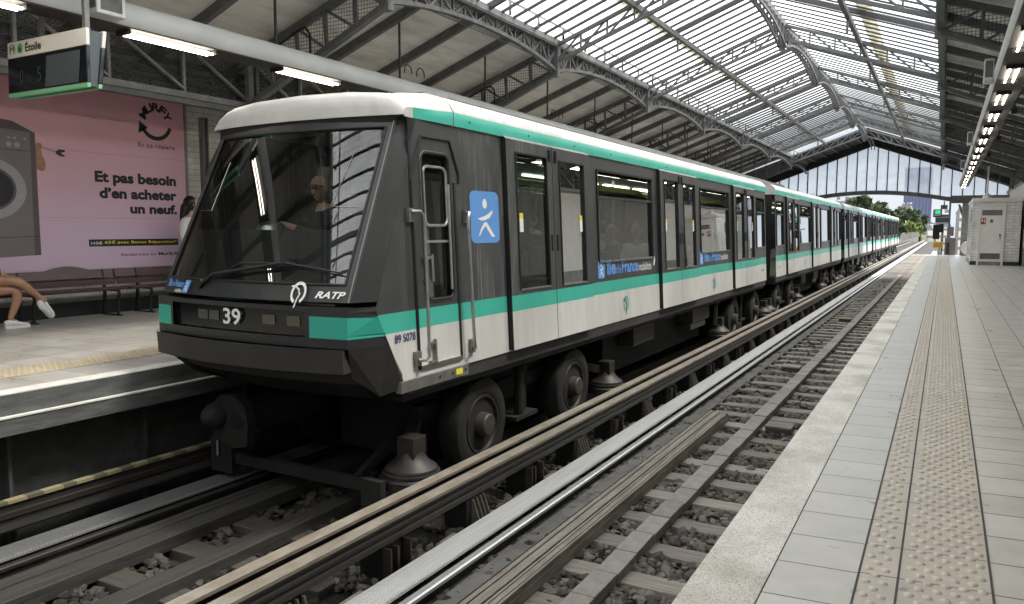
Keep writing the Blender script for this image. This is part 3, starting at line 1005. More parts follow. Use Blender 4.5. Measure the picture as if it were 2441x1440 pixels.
# ------------------------------------------------------------------ sleepers
sl0 = None
sl_left = []
def sleeper(x0, x1, y, zt, idx):
    global sl0
    if sl0 is None:
        m = MB()
        nseg = 6
        xs = np.linspace(-0.5, 0.5, nseg + 1)
        m.box(-1.0, 1.0, -0.105, 0.105, -0.14, 0)
        sl0 = m.build('sleeper', 'sleeper', bevel=0.008)
        o = sl0
    else:
        o = sl0.copy(); COL.objects.link(o)
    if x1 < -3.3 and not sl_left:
        sl_left.append(o.data.copy()); sl_left[0].materials[0] = MT['sleeper_oily_shaded']
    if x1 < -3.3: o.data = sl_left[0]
    o.location = ((x0 + x1) / 2, y, zt)
    o.scale = ((x1 - x0) / 2, 1, 1)
    o.rotation_euler = (random.uniform(-.01, .01), 0, 0.02 + random.uniform(-0.012, 0.012))
    tag(o, 'weathered wooden sleeper across the right-hand track beside the near platform' if x1 > -3 else 'wooden sleeper in the ballast ahead of the front of the train', 'sleeper',
        'sleepers of the near track' if x1 > -3 else 'sleepers of the far track')
for k in range(150):
    sleeper(-3.28, -0.75, SLEEP0 + k * SLEEPD, -1.168 + random.uniform(-0.006, 0.006), k)
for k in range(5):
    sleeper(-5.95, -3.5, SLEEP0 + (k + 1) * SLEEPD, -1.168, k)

# ------------------------------------------------------------------ running gear of the tracks
def long_thing(name, prof, y0, y1, mt, label, cat, group=None, mis=None, parts=None):
    m = MB(); m.prism_y(prof, y0, y1, mis=mis)
    o = m.build(name, mt)
    return tag(o, label, cat, group)
Y0, Y1 = -26, 170
def guide_bar(x0, x1, zt, h, label, group='guide bars'):
    wv = x1 - x0
    root = thing('guide_bar', ((x0 + x1) / 2, Y0, -1.2), label, 'guide bar', group)
    m = MB(); m.box(x0, x1, Y0, Y1, zt - 0.022, zt)
    m.build('top_flange', 'bar', root)
    m = MB()                                    # ribbed brown web and lip below
    s = [(x0 + 0.012, zt - h), (x1 - 0.004, zt - h), (x1 - 0.004, zt - h * 0.80), (x1 - 0.022, zt - h * 0.76), (x1 - 0.022, zt - h * 0.62),
         (x1 - 0.010, zt - h * 0.58), (x1 - 0.010, zt - h * 0.48), (x1 - 0.024, zt - h * 0.44), (x1 - 0.024, zt - 0.035), (x1 - 0.008, zt - 0.024), (x0 + 0.012, zt - 0.024)]
    m.prism_y(s, Y0, Y1)
    m.build('web', 'bar_side', root)
    return root
guide_bar(-3.50, -3.40, -0.75, 0.15, 'pale topped steel guide bar alongside the train wheels', 'guide bars')
guide_bar(-3.305, -3.20, -0.75, 0.165, 'pale topped steel guide bar with brown side facing the near track', 'guide bars')
# far guide bar with hazard paint
root = thing('guide_bar', (-5.97, Y0, -1.2), 'dark guide bar with yellow and black paint on its top edge below the far platform', 'guide bar', 'guide bars')
m = MB(); m.box(-5.965, -5.90, Y0, Y1, -0.80, -0.775); m.build('painted_top', 'yellowblack', root)
m = MB(); m.prism_y([(-6.03, -1.02), (-5.93, -1.02), (-5.93, -0.915), (-5.895, -0.905), (-5.895, -0.865), (-5.92, -0.86), (-5.92, -0.8005), (-6.03, -0.8005)], Y0, Y1)
m.build('web', 'bar_side', root)
m = MB(); m.box(-5.93, -5.915, Y0, Y1, -1.0, -0.92); m.build('lower_plate', 'beam_dark', root)
# brackets below the middle guide bars
br0 = None
for k in range(44):
    y = 3.05 + k * 1.02
    kind_a = (k % 2 == 0)
    key = 'A' if kind_a else 'B'
    if k < 2:
        root = thing('rail_bracket', (-3.25, y, -1.22), 'ribbed cast bracket' if kind_a else 'open boxed bracket', 'bracket', 'brackets under the guide bars')
        m = MB()
        if kind_a:
            m.box(-3.42, -3.205, y - 0.11, y - 0.04, -1.22, -0.93)
            m.box(-3.42, -3.222, y - 0.1, y + 0.15, -1.22, -0.92)
            m.build('bracket_body', 'under', root)
            m = MB()
            for q in range(4):
                yy = y - 0.03 + q * 0.055
                m.prism_y([(-3.215, -1.20), (-3.10, -1.20), (-3.145, -1.07), (-3.195, -0.935), (-3.215, -0.935)], yy, yy + 0.014)
            m.build('fins', 'iron', root)
        else:
            m.box(-3.42, -3.222, y - 0.12, y + 0.12, -1.22, -0.92)
            m.build('bracket_body', 'under', root)
            m = MB()
            m.box(-3.22, -3.15, y - 0.12, y - 0.105, -1.195, -0.93); m.box(-3.22, -3.15, y + 0.10, y + 0.115, -1.195, -0.93)
            m.box(-3.22, -3.14, y - 0.12, y + 0.14, -1.215, -1.196); m.box(-3.22, -3.17, y - 0.02, y + 0.005, -1.19, -0.95)
            m.build('side_plates', 'bar_side', root)
        br0 = br0 or {}
        br0[key] = root
    else:
        root = copy_tree(br0[key])
        root.location.y = y
    tag(root, 'cast bracket with slanting fins under the guide bar, in line with the others' if kind_a else 'open boxed bracket under the guide bar, between two finned ones', 'bracket', 'finned brackets under the guide bar' if kind_a else 'boxed brackets under the guide bar')

def rollway(x0, x1, mt, label):
    root = thing('rollway', ((x0 + x1) / 2, Y0, -1.2), label, 'rollway', 'steel rollways')
    m = MB()
    n = 10
    pr = [(x0, Z_ROLL - 0.02), (x0 + 0.006, Z_ROLL - 0.006)] + [(x0 + (x1 - x0) * t, Z_ROLL + 0.004 * math.sin(math.pi * t)) for t in np.linspace(0.06, 0.94, n)] + [(x1 - 0.006, Z_ROLL - 0.006), (x1, Z_ROLL - 0.02)]
    pr += [(x1 - 0.01, Z_ROLL - 0.03), (x0 + 0.01, Z_ROLL - 0.03)]
    m.prism_y(pr, Y0, Y1); m.build('running_surface', mt, root)
    m = MB(); m.box(x0 + 0.09, x1 - 0.09, Y0, Y1, -1.2, Z_ROLL - 0.031); m.box(x0 + 0.01, x1 - 0.01, Y0, Y1, -1.215, -1.19)
    m.build('web', 'rail_side', root)
    return root
rollway(-3.135, -2.905, 'roll', 'bright ribbed steel rollway in the middle of the picture beside the brown guide bar')
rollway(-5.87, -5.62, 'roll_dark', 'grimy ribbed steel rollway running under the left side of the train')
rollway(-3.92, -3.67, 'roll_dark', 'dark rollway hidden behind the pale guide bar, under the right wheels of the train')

def rail(xc, zt, mt, label):
    root = thing('rail', (xc, Y0, -1.2), label, 'rail', 'steel rails')
    hw = 0.033
    m = MB(); m.prism_y([(xc - hw, zt - 0.03), (xc - hw, zt - 0.008), (xc - hw + 0.012, zt), (xc + hw - 0.012, zt), (xc + hw, zt - 0.008), (xc + hw, zt - 0.03)], Y0, Y1)
    m.build('rail_head', mt, root)
    m = MB(); m.prism_y([(xc - 0.012, zt - 0.031), (xc + 0.012, zt - 0.031), (xc + 0.012, zt - 0.10), (xc + 0.07, zt - 0.125), (xc - 0.07, zt - 0.125), (xc - 0.012, zt - 0.10)], Y0, Y1)
    m.build('rail_web', 'rail_side', root)
    return root
rail(-2.79, -1.035 - 0.03, 'rail', 'polished steel rail beside the bright rollway')
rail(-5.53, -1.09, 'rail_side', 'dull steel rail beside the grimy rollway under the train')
# base strip with bolts beside the rail
m = MB(); m.box(-2.735, -2.60, 2.0, 46, -1.165, -1.155)
root = tag(m.build('base_plate', 'concrete'), 'long dusty base strip lying beside the polished rail', 'base strip')
for k in range(44):
    m2 = MB()
    for dx in (0, 0.045):
        yy = SLEEP0 + k * SLEEPD + dx * 1.2 - 0.02
        m2.lathe((-2.56 + dx * 0.4, yy, -1.17), (0, 0, 1), [(0, 0.024), (0.02, 0.022), (0.022, 0.014), (0.045, 0.013)], 6)
    bo = m2.build('bolt', 'rail_side', root)
# plank box beside it, ending mid-way
def plank_box(xs, y0, y1, zt, h, mt, label, group):
    root = thing('plank_cover', ((xs[0] + xs[-1]) / 2, y0, -1.2), label, 'wooden cover', group)
    for a, b in zip(xs[:-1], xs[1:]):
        m = MB(); m.box(a + 0.005, b - 0.005, y0, y1 + random.uniform(-0.02, 0.02), zt - 0.045 + 0, zt + random.uniform(-0.004, 0.004))
        m.build('plank', mt, root, bevel=0.004)
    m = MB(); m.box(xs[0] + 0.01, xs[-1] - 0.002, y0, y1 - 0.03, zt - h, zt - 0.0455); m.build('side_board', mt, root)
    return root
plank_box([-2.478, -2.43, -2.353, -2.325, -2.275, -2.245], 1.5, 9.55, -1.05, 0.12, 'plank', 'worn wooden cable cover with grooves lying along the near track', 'wooden cable covers')
plank_box([-5.30, -5.235, -5.15, -5.05, -4.93], 1.0, 30, -1.075, 0.10, 'beam_dark', 'grey plank cover running under the middle of the train', 'wooden cable covers')
m = MB(); m.box(-4.50, -4.31, Y0, 80, -1.2, -1.085)
tag(m.build('timber_beam', 'beam_dark', bevel=0.006), 'thick oily timber beam running under the train beside the pale guide bars', 'timber beam')
# slabs on the centre of the near track
s0 = None
for k in range(112):
    y = 1.4 + k * 0.387
    if s0 is None:
        m = MB(); m.box(-0.082, 0.082, -0.1875, 0.1875, -0.03, 0)
        m.box(-0.078, 0.078, -0.185, 0.185, -0.085, -0.0301)
        s0 = m.build('cover_slab', 'slab', bevel=0.005)
        o = s0
    else:
        o = s0.copy(); COL.objects.link(o)
    o.location = (-1.895 + random.uniform(-0.004, 0.004), y, -1.085 + random.uniform(-0.004, 0.004))
    o.rotation_euler = (random.uniform(-0.008, 0.008), 0, random.uniform(-0.012, 0.012))
    tag(o, 'grey cable cover slab in the row along the middle of the near track', 'cover slab', 'cover slabs along the near track')
def jbox(x, y, label):
    root = thing('track_box', (x, y, -1.17), label, 'track box', 'boxes on the sleepers')
    m = MB(); m.box(x - 0.16, x + 0.13, y - 0.12, y + 0.16, -1.17, -1.10); m.build('box_body', 'beam_dark', root, bevel=0.008)
    m = MB(); m.box(x - 0.165, x + 0.135, y - 0.125, y + 0.165, -1.099, -1.08); m.build('lid', 'sleeper', root)
    m = MB(); m.tube([(x - 0.05, y - 0.12, -1.13), (x - 0.04, y - 0.2, -1.15), (x + 0.05, y - 0.22, -1.17), (x + 0.09, y - 0.14, -1.15)], 0.008, 6); m.build('cable', 'black', root)
jbox(-1.58, 9.35, 'dark box on the sleepers close to the platform edge with a loose cable')
jbox(-2.15, 13.6, 'dark box on the sleepers near the middle of the near track')
jbox(-2.15, 21.8, 'small dark box farther along the near track')

# ------------------------------------------------------------------ train
XM, TH = -4.77, 0.052
def sx(z): return 1.17 - TH * z
ZB, ZG0, ZG1, ZT = 0.05, 0.437, 0.588, 2.11

def wall(mb, ys, holes, side, off=0.0, zb=ZB, zt=ZT, seam=None, rev=0.05, extra_z=(), edges=True):
    """side wall sheet with openings; materials 0 dark, 1 green, 2 white, 3 black"""
    zs = sorted(set([zb, ZG0, ZG1, zt] + list(extra_z) + [z for h in holes for z in h[2:4]]))
    ys = sorted(set(list(ys) + [y for h in holes for y in h[0:2]]))
    def P(y, z, d=0.0):
        yy = seam(z) if (seam and y == ys[0]) else y
        return (XM + side * (sx(z) + off - d), yy, z)
    def mi(z):
        return 2 if z < ZG0 else (1 if z < ZG1 else 0)
    for a, b in zip(ys[:-1], ys[1:]):
        for c, d in zip(zs[:-1], zs[1:]):
            ym, zm = (a + b) / 2, (c + d) / 2
            if any(h[0] < ym < h[1] and h[2] < zm < h[3] for h in holes): continue
            mb.quad(P(a, c), P(b, c), P(b, d), P(a, d), mi(zm))
    for h in holes:
        a, b, c, d = h[:4]
        mb.quad(P(a, c), P(b, c), P(b, c, rev), P(a, c, rev), 3)
        mb.quad(P(a, d), P(b, d), P(b, d, rev), P(a, d, rev), 3)
        mb.quad(P(a, c), P(a, d), P(a, d, rev), P(a, c, rev), 3)
        mb.quad(P(b, c), P(b, d), P(b, d, rev), P(b, c, rev), 3)
    return P

def pane(y0, y1, z0, z1, side, off, parent, name='window_pane', mt='pane', split=True):
    m = MB()
    def P(y, z, d=0): return (XM + side * (sx(z) + off - d), y, z)
    m.quad(P(y0, z0), P(y1, z0), P(y1, z1), P(y0, z1))
    return m.build(name, mt, parent)

def frame(y0, y1, z0, z1, side, off, parent, wd=0.016, mt='black', name='window_frame', sill=True):
    m = MB()
    def P(y, z): return (XM + side * (sx(z) + off), y, z)
    for a, b in (((y0, z0), (y0, z1)), ((y0, z1), (y1, z1)), ((y1, z1), (y1, z0))):
        m.bar(P(*a), P(*b), wd, wd, 0, up=(1, 0, 0))
    m.bar(P(y0, z0), P(y1, z0), wd, wd * 1.3, 1 if sill else 0, up=(1, 0, 0))
    return m.build(name, [mt, 'alu_dull'], parent)

TM = ['tdark', 'tgreen', 'twhite', 'black']
def door_leaf(y0, y1, hole, side, root, hinge_y, sticker=None, dark='tdark'):
    off = 0.05
    m = MB()
    wall(m, (y0, y1), [hole], side, off, rev=0.03, zb=0.065, zt=2.085)
    def P(y, z, o=off): return (XM + side * (sx(z) + o), y, z)
    for y in (y0, y1):                                   # the edges of the leaf
        m.quad(P(y, .065), P(y, 2.085), P(y, 2.085, -0.02), P(y, .065, -0.02), 3)
    m.quad(P(y0, .065), P(y1, .065), P(y1, .065, -.02), P(y0, .065, -.02), 3)
    m.quad(P(y0, 2.085), P(y1, 2.085), P(y1, 2.14, -0.015), P(y0, 2.14, -0.015), 4)
    leaf = m.build('door', [dark] + TM[1:] + ['alu_dull'], root)
    pane(hole[0], hole[1], hole[2], hole[3], side, off - 0.018, leaf)
    frame(hole[0], hole[1], hole[2], hole[3], side, off + 0.002, leaf)
    m = MB()
    yh = hinge_y
    m.bar(P(yh, 1.93, off + .008), P(yh, 2.05, off + .008), 0.035, 0.02, 0, up=(1, 0, 0))
    m.build('door_hinge', 'black', leaf)
    m = MB()
    m.bar(P(yh, 1.0, off + .004), P(yh, 1.17, off + .004), 0.022, 0.012, 0, up=(1, 0, 0))
    m.build('door_handle', 'black', leaf)
    if sticker is not None:
        m = MB()
        m.quad(P(sticker, 1.20, off - .012), P(sticker + .075, 1.20, off - .012), P(sticker + .075, 1.33, off - .012), P(sticker, 1.33, off - .012), 0)
        m.quad(P(sticker, 1.33, off - .012), P(sticker + .075, 1.33, off - .012), P(sticker + .075, 1.385, off - .012), P(sticker, 1.385, off - .012), 1)
        m.build('sticker', ['logo_white', 'ad_yellow'], leaf)
    return leaf

def big_window(y0, y1, z0, z1, side, root, hopper=True):
    m = MB()
    def P(y, z, d=0): return (XM + side * (sx(z) - d), y, z)
    wv = MB()
    zh = 1.62 if hopper else z1
    fr = frame(y0, y1, z0, z1, side, 0.004, root, 0.024, 'black', 'window')
    m.quad(P(y0, z0, .022), P(y1, z0, .022), P(y1, zh, .022), P(y0, zh, .022))
    m.build('window_pane', 'pane', fr)
    if hopper:
        m = MB(); m.quad(P(y0 + .02, zh, .03), P(y1 - .02, zh, .03), P(y1 - .02, 1.79, .17), P(y0 + .02, 1.79, .17))
        m.build('hopper_pane', 'hopper', fr)
        m = MB(); m.bar(P(y0, zh, .01), P(y1, zh, .01), 0.03, 0.03, 0, up=(1, 0, 0)); m.build('hopper_rail', 'tdark_plain', fr)
    return fr

def ratp_mark(parent, c, xd, ud, r, mats2, flip=1):
    """ring with a face-shaped river line across it"""
    xd, ud = Vector(xd).normalized(), Vector(ud).normalized()
    nd = xd.cross(ud)
    c = Vector(c) + nd * 0.003
    m = MB()
    n = 28
    ring = []
    vs, fs = [], []
    a0, a1 = R(-62), R(248)
    for k in range(n + 1):
        a = a0 + (a1 - a0) * k / n
        for rr in (r, r * 0.72):
            vs.append(c + xd * (rr * 0.86 * math.cos(a)) + ud * (rr * math.sin(a)))
    for k in range(n):
        fs.append((2 * k, 2 * k + 1, 2 * k + 3, 2 * k + 2))
    m.add(vs, fs, 0)
    face = [(-1.0, .55), (-.55, .62), (-.18, .35), (-.02, .30), (.06, .02), (.22, -.08), (.12, -.35), (.02, -.52), (-.04, -.9), (-.1, -1.3)]
    wd = 0.075 * r
    pts = [c + xd * (p[0] * r * .9) + ud * (p[1] * r) + nd * .001 for p in face]
    for p, q in zip(pts[:-1], pts[1:]):
        dd = (q - p).normalized(); s = dd.cross(nd) * wd
        m.quad(p - s - dd * wd * .5, q - s + dd * wd * .5, q + s + dd * wd * .5, p + s - dd * wd * .5, 1)
    return m.build('emblem', mats2, parent)

def idf_icon(parent, c, xd, ud, wd, ht, shear=0.0):
    xd, ud = Vector(xd).normalized(), Vector(ud).normalized()
    nd = xd.cross(ud)
    c = Vector(c) + nd * 0.002
    def Q(u, v, k=0): return c + xd * (u * wd / 2 + shear * v * ht / 2) + ud * (v * ht / 2) + nd * k
    m = MB()
    pts = []
    for (cu, cv, a0) in ((.68, .78, 0), (-.68, .78, 90), (-.68, -.78, 180), (.68, -.78, 270)):
        for k in range(6):
            a = R(a0 + 18 * k)
            pts.append(Q(cu + .32 * math.cos(a), cv + .22 * math.sin(a)))
    m.add(pts, [tuple(range(len(pts)))], 0)
    hd = [Q(.0 + .155 * math.cos(R(20 * k)), .52 + .19 * math.sin(R(20 * k)), .0012) for k in range(18)]
    m.add(hd, [tuple(range(18))], 1)
    up_ = [(-.52, -.06), (-.12, .02), (.22, .13), (.56, .30), (.52, .16), (.28, -.04), (-.05, -.12), (-.30, -.13)]
    m.add([Q(*p, .0012) for p in up_], [tuple(range(len(up_)))], 1)
    lg = [(-.50, -.72), (-.30, -.42), (-.08, -.20), (.10, -.20), (.36, -.46), (.66, -.76), (.42, -.76), (.20, -.54), (.0, -.34), (-.18, -.46), (-.42, -.72)]
    b = [Q(*p, .0012) for p in lg]
    m.add(b, [(0, 1, 9, 10), (1, 2, 8, 9), (2, 3, 7, 8), (3, 4, 6, 7), (4, 5, 6, 6)[:4]], 1)
    return m.build('emblem', ['blue', 'logo_white'], parent)

def idf_text(parent, y0, z0, side_len):
    """the side lettering: icon, bold name, thin words"""
    S = side_len / 2.03
    def P(y, z): return (XM + sx(z) + .002, y, z)
    ud = (-TH, 0, 1)
    idf_icon(parent, P(y0 + .12 * S, z0 + .085 * S), (0, 1, 0), ud, .21 * S, .225 * S)
    a = text('île', P(y0 + .28 * S, z0 + .01), (0, 1, 0), ud, .32 * S, .185 * S, 'blue', parent, bold=.035)
    text('de', P(y0 + .615 * S, z0 + .01), (0, 1, 0), ud, .19 * S, .115 * S, 'blue', parent)
    text('France', P(y0 + .825 * S, z0 + .01), (0, 1, 0), ud, .62 * S, .165 * S, 'blue', parent, bold=.035)
    text('mobilités', P(y0 + 1.48 * S, z0 + .01), (0, 1, 0), ud, .52 * S, .115 * S, 'logo_white', parent)

ROOFP = [(1.078, 2.10), (1.078, 2.215), (1.035, 2.285), (0.95, 2.35), (0.80, 2.395), (0.5, 2.425), (0, 2.435)]
ROOFP = ROOFP + [(-x, z) for x, z in ROOFP[-2::-1]]
def roof(y0, y1, root):
    n = len(ROOFP)
    mis = [1] + [0] * 2 + [2] * (n - 7) + [0] * 2 + [1]
    mis = [1, 0, 0, 0] + [2] * (n - 9) + [0, 0, 0, 1]
    m = MB(); m.prism_y([(XM + x, z) for x, z in ROOFP], y0, y1, mis=mis + [0], caps=True)
    r_ = m.build('roof', ['troof', 'tgreen', 'alu_dull'], root, smooth=True)
    m = MB()
    m.box(XM - .55, XM + .62, y0 + .6, y1 - .2, 2.41, 2.46); m.box(XM + .60, XM + .68, y0 + .1, y1 - .05, 2.38, 2.435)
    m.build('roof_ducting', 'alu_dull', r_)
    m = MB()
    for k in range(int((y1 - y0) / 1.1)):
        yy = y0 + .25 + k * 1.1
        m.lathe((XM + 1.078, yy, 2.16), (1, 0, 0), [(0, .011), (.004, .009)], 6)
    m.build('roof_screws', 'black', r_)
    return r_

def wheel(y, side, root, R0=0.455, zc=-0.63):
    """rubber tyred wheel with deep rim and hub"""
    xo = XM + side * 1.02
    ax = (side, 0, 0)
    m = MB(); m.lathe((xo - side * .24, y, zc), ax, [(0, R0 - .05), (.02, R0 - .012), (.05, R0), (.19, R0), (.225, R0 - .018), (.24, R0 - .06), (.243, R0 - .13), (.232, .30), (.21, .29)], 36)
    t = m.build('wheel', 'tyre', root, smooth=True)
    m = MB(); m.lathe((xo - side * .05, y, zc), ax, [(-.1, .29), (.035, .292), (.048, .285), (.045, .262), (.02, .25), (-.06, .225), (-.075, .12), (-.075, .10)], 30)
    m.build('rim', 'rim', t, smooth=True)
    m = MB(); m.lathe((xo - side * .12, y, zc), ax, [(0, .135), (.09, .118), (.175, .108), (.187, .096), (.188, .01)], 24)
    m.build('hub', 'hub', t, smooth=True)
    m = MB()
    for k in range(10):
        a = k * math.pi / 5
        m.lathe((xo - side * .10, y + .17 * math.cos(a), zc + .17 * math.sin(a)), ax, [(0, .016), (.03, .014)], 6)
    m.build('wheel_nuts', 'hub', t)
    return t

def bogie(yc, root, wb=2.07, sides=(1,)):
    m = MB()
    m.box(XM - .70, XM + .70, yc - 1.35, yc + 1.35, -.62, -.28)
    m.box(XM + .62, XM + .76, yc - 1.7, yc + 1.7, -.52, -.36)
    m.box(XM - .76, XM - .62, yc - 1.7, yc + 1.7, -.52, -.36)
    m.box(XM - .55, XM + .55, yc - 1.3, yc + 1.3, -.98, -.63)
    fr = m.build('bogie_frame', 'under', root, bevel=.01)
    m = MB()
    m.tube([(XM + .93, yc - .18, -.20), (XM + .93, yc - .18, -.72)], .055, 10); m.tube([(XM + .90, yc - .02, -.25), (XM + .90, yc - .02, -.70)], .03, 8)
    m.box(XM + .72, XM + 1.0, yc - .35, yc + .12, -.76, -.72); m.lathe((XM + .93, yc - .18, -.24), (0, 0, 1), [(0, .08), (.05, .075)], 10)
    m.build('damper', 'tyre', fr, smooth=False)
    for s in (1, -1):
        for d in (-.5, .5):
            wheel(yc + d * wb, s, root)
    for d in (-1, 1):                                   # horizontal guide wheels with cone covers
        c = (XM + .97, yc + d * 2.12, -.92)
        m = MB(); m.lathe(c, (0, 0, 1), [(0, .20), (.02, .255), (.09, .262), (.11, .24), (.125, .245), (.14, .24), (.15, .20)], 28)
        gw = m.build('guide_wheel', 'rim', root, smooth=True)
        m = MB(); m.lathe((c[0], c[1], c[2] + .15), (0, 0, 1), [(0, .225), (.02, .22), (.07, .15), (.13, .105), (.15, .10)], 24)
        m.build('cone_cover', 'rim', gw, smooth=True)
        m = MB(); m.box(c[0] - .08, c[0] + .09, c[1] - .09, c[1] + .09, c[2] + .24, c[2] + .43); m.bar((c[0] - .05, c[1], c[2] + .3), (c[0] - .3, c[1] - d * .5, c[2] + .45), .1, .1)
        m.build('guide_arm', 'rim', gw, bevel=.006)
    return fr

def underside(y0, y1, yb0, yb1, root):
    m = MB()
    m.box(XM - 1.12, XM + 1.12, y0, y1, -.13, .02)
    u = m.build('underframe', 'under', root)
    m = MB(); m.box(XM - 1.14, XM + 1.155, y0 + .02, y1, -.07, .048)
    m.build('side_sill', 'bumper', u)
    a, b = yb0 + 2.6, yb1 - 2.6
    m = MB()
    m.box(XM - .95, XM + .72, a, b, -.80, -.131)
    m.build('equipment_block', 'under', u)
    m = MB()
    m.box(XM + .722, XM + .98, b - 1.35, b - .25, -.42, -.15); m.build('equipment_box', 'beam_dark', u, bevel=.01)
    m = MB(); m.box(XM + .722, XM + .96, b - 1.4, b - .45, -.54, -.43); m.build('equipment_tray', 'beam_dark', u, bevel=.01)
    m = MB(); m.box(XM + .722, XM + .95, a + .6, a + 1.5, -.45, -.15); m.build('equipment_box', 'beam_dark', u, bevel=.01)
    m = MB(); m.tube([(XM + 1.0, b + .05, -.13), (XM + 1.0, b + .05, -.60)], .05, 10); m.lathe((XM + 1.0, b + .05, -.2), (0, 0, 1), [(0, .075), (.06, .07)], 10)
    m.build('air_pipe', 'rim', u)
    return u

def interior(y0, y1, root, lamps=True):
    m = MB()
    m.box(XM - 1.1, XM + 1.1, y0, y1, 0.051, 0.075, 0)
    m.box(XM - 1.0, XM + 1.0, y0, y1, 2.02, 2.05, 1)
    i_ = m.build('cabin_lining', ['floor', 'inner'], root)
    m = MB()
    for s in (-1, 1):
        m.quad((XM + s * .98, y0, 1.90), (XM + s * .98, y1, 1.90), (XM + s * .62, y1, 2.018), (XM + s * .62, y0, 2.018))
    m.build('ceiling_panel', 'lime', i_)
    m = MB()
    for s in (-1, 1):
        yy = y0 + .4
        while yy < y1 - 1.3:
            m.box(XM + s * .52 - .03, XM + s * .52 + .03, yy, yy + 1.15, 1.985, 2.012); yy += 1.5
    m.build('ceiling_lamp', 'strip', i_)
    return i_

def seats(ys, root):
    for yy, fl in ys:                            # yy: middle of the seat, fl: side of its back
        for s in (-1, 1):
            m = MB()
            m.box(XM + s * .62 - .42, XM + s * .62 + .42, yy - .21, yy + .21, .08, .46)
            m.box(XM + s * .62 - .42, XM + s * .62 + .42, yy + fl * .24 - .04, yy + fl * .24 + .04, .46, .95)
            m.build('seat', 'seat', root, bevel=.03)

def poles(ys, root):
    m = MB()
    for yy in ys:
        m.tube([(XM + .0, yy, .08), (XM, yy, 2.02)], .017, 8)
    for s in (-1, 1):
        m.tube([(XM + s * .45, ys[0] - .6, 1.80), (XM + s * .45, ys[-1] + .6, 1.80)], .014, 8)
    m.build('grab_poles', 'alu', root)

ZW0, ZW1 = .83, 1.94
# ---------- leading carriage with the cab
YA, YB = 4.2, 18.65
CAR1 = thing('train_carriage', (XM, 11.4, Z_ROLL), 'leading carriage with the driver cab, number 39 and a jade stripe', 'train carriage', 'carriages of the train')
def seam(z):
    return np.interp(z, [.05, .10, .63, 2.11], [4.70, 4.68, 4.41, 5.03])
doors1 = [7.35, 11.86, 16.36]
wins1 = [(8.64, 10.62), (13.13, 15.13), (17.66, 18.50)]
for side in (1, -1):
    m = MB()
    holes = [(a, b, ZW0, ZW1) for a, b in wins1]
    holes += [(c - .93, c + .93, .5, 1.98) for c in doors1] if side == -1 else [(c - .985, c + .985, .07, 2.08) for c in doors1]
    if side == 1: holes.append((5.075, 5.44, .66, 1.83))
    wall(m, (4.40, 4.915, 5.52, 6.30, YB), holes, side, seam=seam, extra_z=(.10, .25, .63, 1.2, 1.6))
    body = m.build('body' if side == 1 else 'side_wall', ['tdark_cab'] + TM[1:], CAR1)
    if side == 1: BODY1 = body
    for a, b in wins1: big_window(a, b, ZW0, ZW1, side, CAR1, hopper=(side == 1))
    if side == -1:
        for c in doors1: pane(c - .93, c + .93, .5, 1.98, -1, -.02, body)
for i, c in enumerate(doors1):
    door_leaf(c - .975, c - .005, (c - .80, c - .14, .635, 1.965), 1, CAR1, c - .07, c - .74, 'tdark_cab')
    door_leaf(c + .005, c + .975, (c + .16, c + .80, .625, 1.955), 1, CAR1, c + .07, c + .68, 'tdark_cab')
roof(5.55, 18.70, CAR1)
# rounded front roof cap
m = MB()
def yf(x): return 4.90 - .13 * (1 - (x / 1.075) ** 2) - .04
rows = []
for fz, dy in ((0, 0), (.26, .006), (.50, .022), (.64, .06), (.70, .13)):
    rows.append([(XM + x * (1 - .02 * fz), yf(x) + dy, 2.112 + (z - 2.112) * fz if z > 2.112 else z) for x, z in ROOFP])
rows.append([(XM + x, 5.30, 2.112 + (z - 2.112) * .82 if z > 2.112 else z) for x, z in ROOFP]); rows.append([(XM + x, 5.535, z) for x, z in ROOFP])
n = len(ROOFP)
for i, (ra, rb) in enumerate(zip(rows[:-1], rows[1:])):
    for k in range(n - 1):
        gidx = 1 if (k in (0, n - 2) and i >= 4) else (2 if 5 <= k <= n - 7 and i >= 3 else 0)
        m.quad(ra[k], ra[k + 1], rb[k + 1], rb[k], gidx)
cap = m.build('roof_cap', ['troof', 'tgreen', 'troof_top'], CAR1, smooth=True)
m = MB()
tt = np.linspace(-1, 1, 15)
for (za, zb_) in ((2.045, 2.112),):
    for a, b in zip(tt[:-1], tt[1:]):
        m.quad((XM + 1.0 * a, yf(a) + .035, za), (XM + 1.0 * b, yf(b) + .035, za), (XM + 1.0 * b, yf(b) + .02, zb_), (XM + 1.0 * a, yf(a) + .02, zb_))
m.build('black_seal', 'black', cap)
# cab front mask
MR = [(2.09, .985, 4.885, .13), (2.025, .985, 4.86, .122), (.815, 1.04, 4.30, .135), (.69, 1.045, 4.245, .14)]
SEAM = {2.09: (1.062, 5.02), 2.025: (1.065, 4.995), .815: (1.128, 4.495), .69: (1.134, 4.44)}
def fr_pt(t, row, dy=0):
    z, wv, yc, b = row
    return (XM + wv * t, yc - b * (1 - t * t) + dy, z)
tl = [-1, -.955, -.75, -.5, -.25, 0, .25, .5, .75, .93, 1]
m = MB()
for i in range(3):
    for a, b in zip(tl[:-1], tl[1:]):
        if i == 1 and a >= -.956 and b <= .931: continue
        m.quad(fr_pt(a, MR[i + 1]), fr_pt(b, MR[i + 1]), fr_pt(b, MR[i]), fr_pt(a, MR[i]))
    for s in (-1, 1):
        p, q = fr_pt(s, MR[i]), fr_pt(s, MR[i + 1])
        sp, sq = SEAM[MR[i][0]], SEAM[MR[i + 1][0]]
        m.quad(p, q, (XM + s * (sq[0]), sq[1], MR[i + 1][0]), (XM + s * sp[0], sp[1], MR[i][0]))
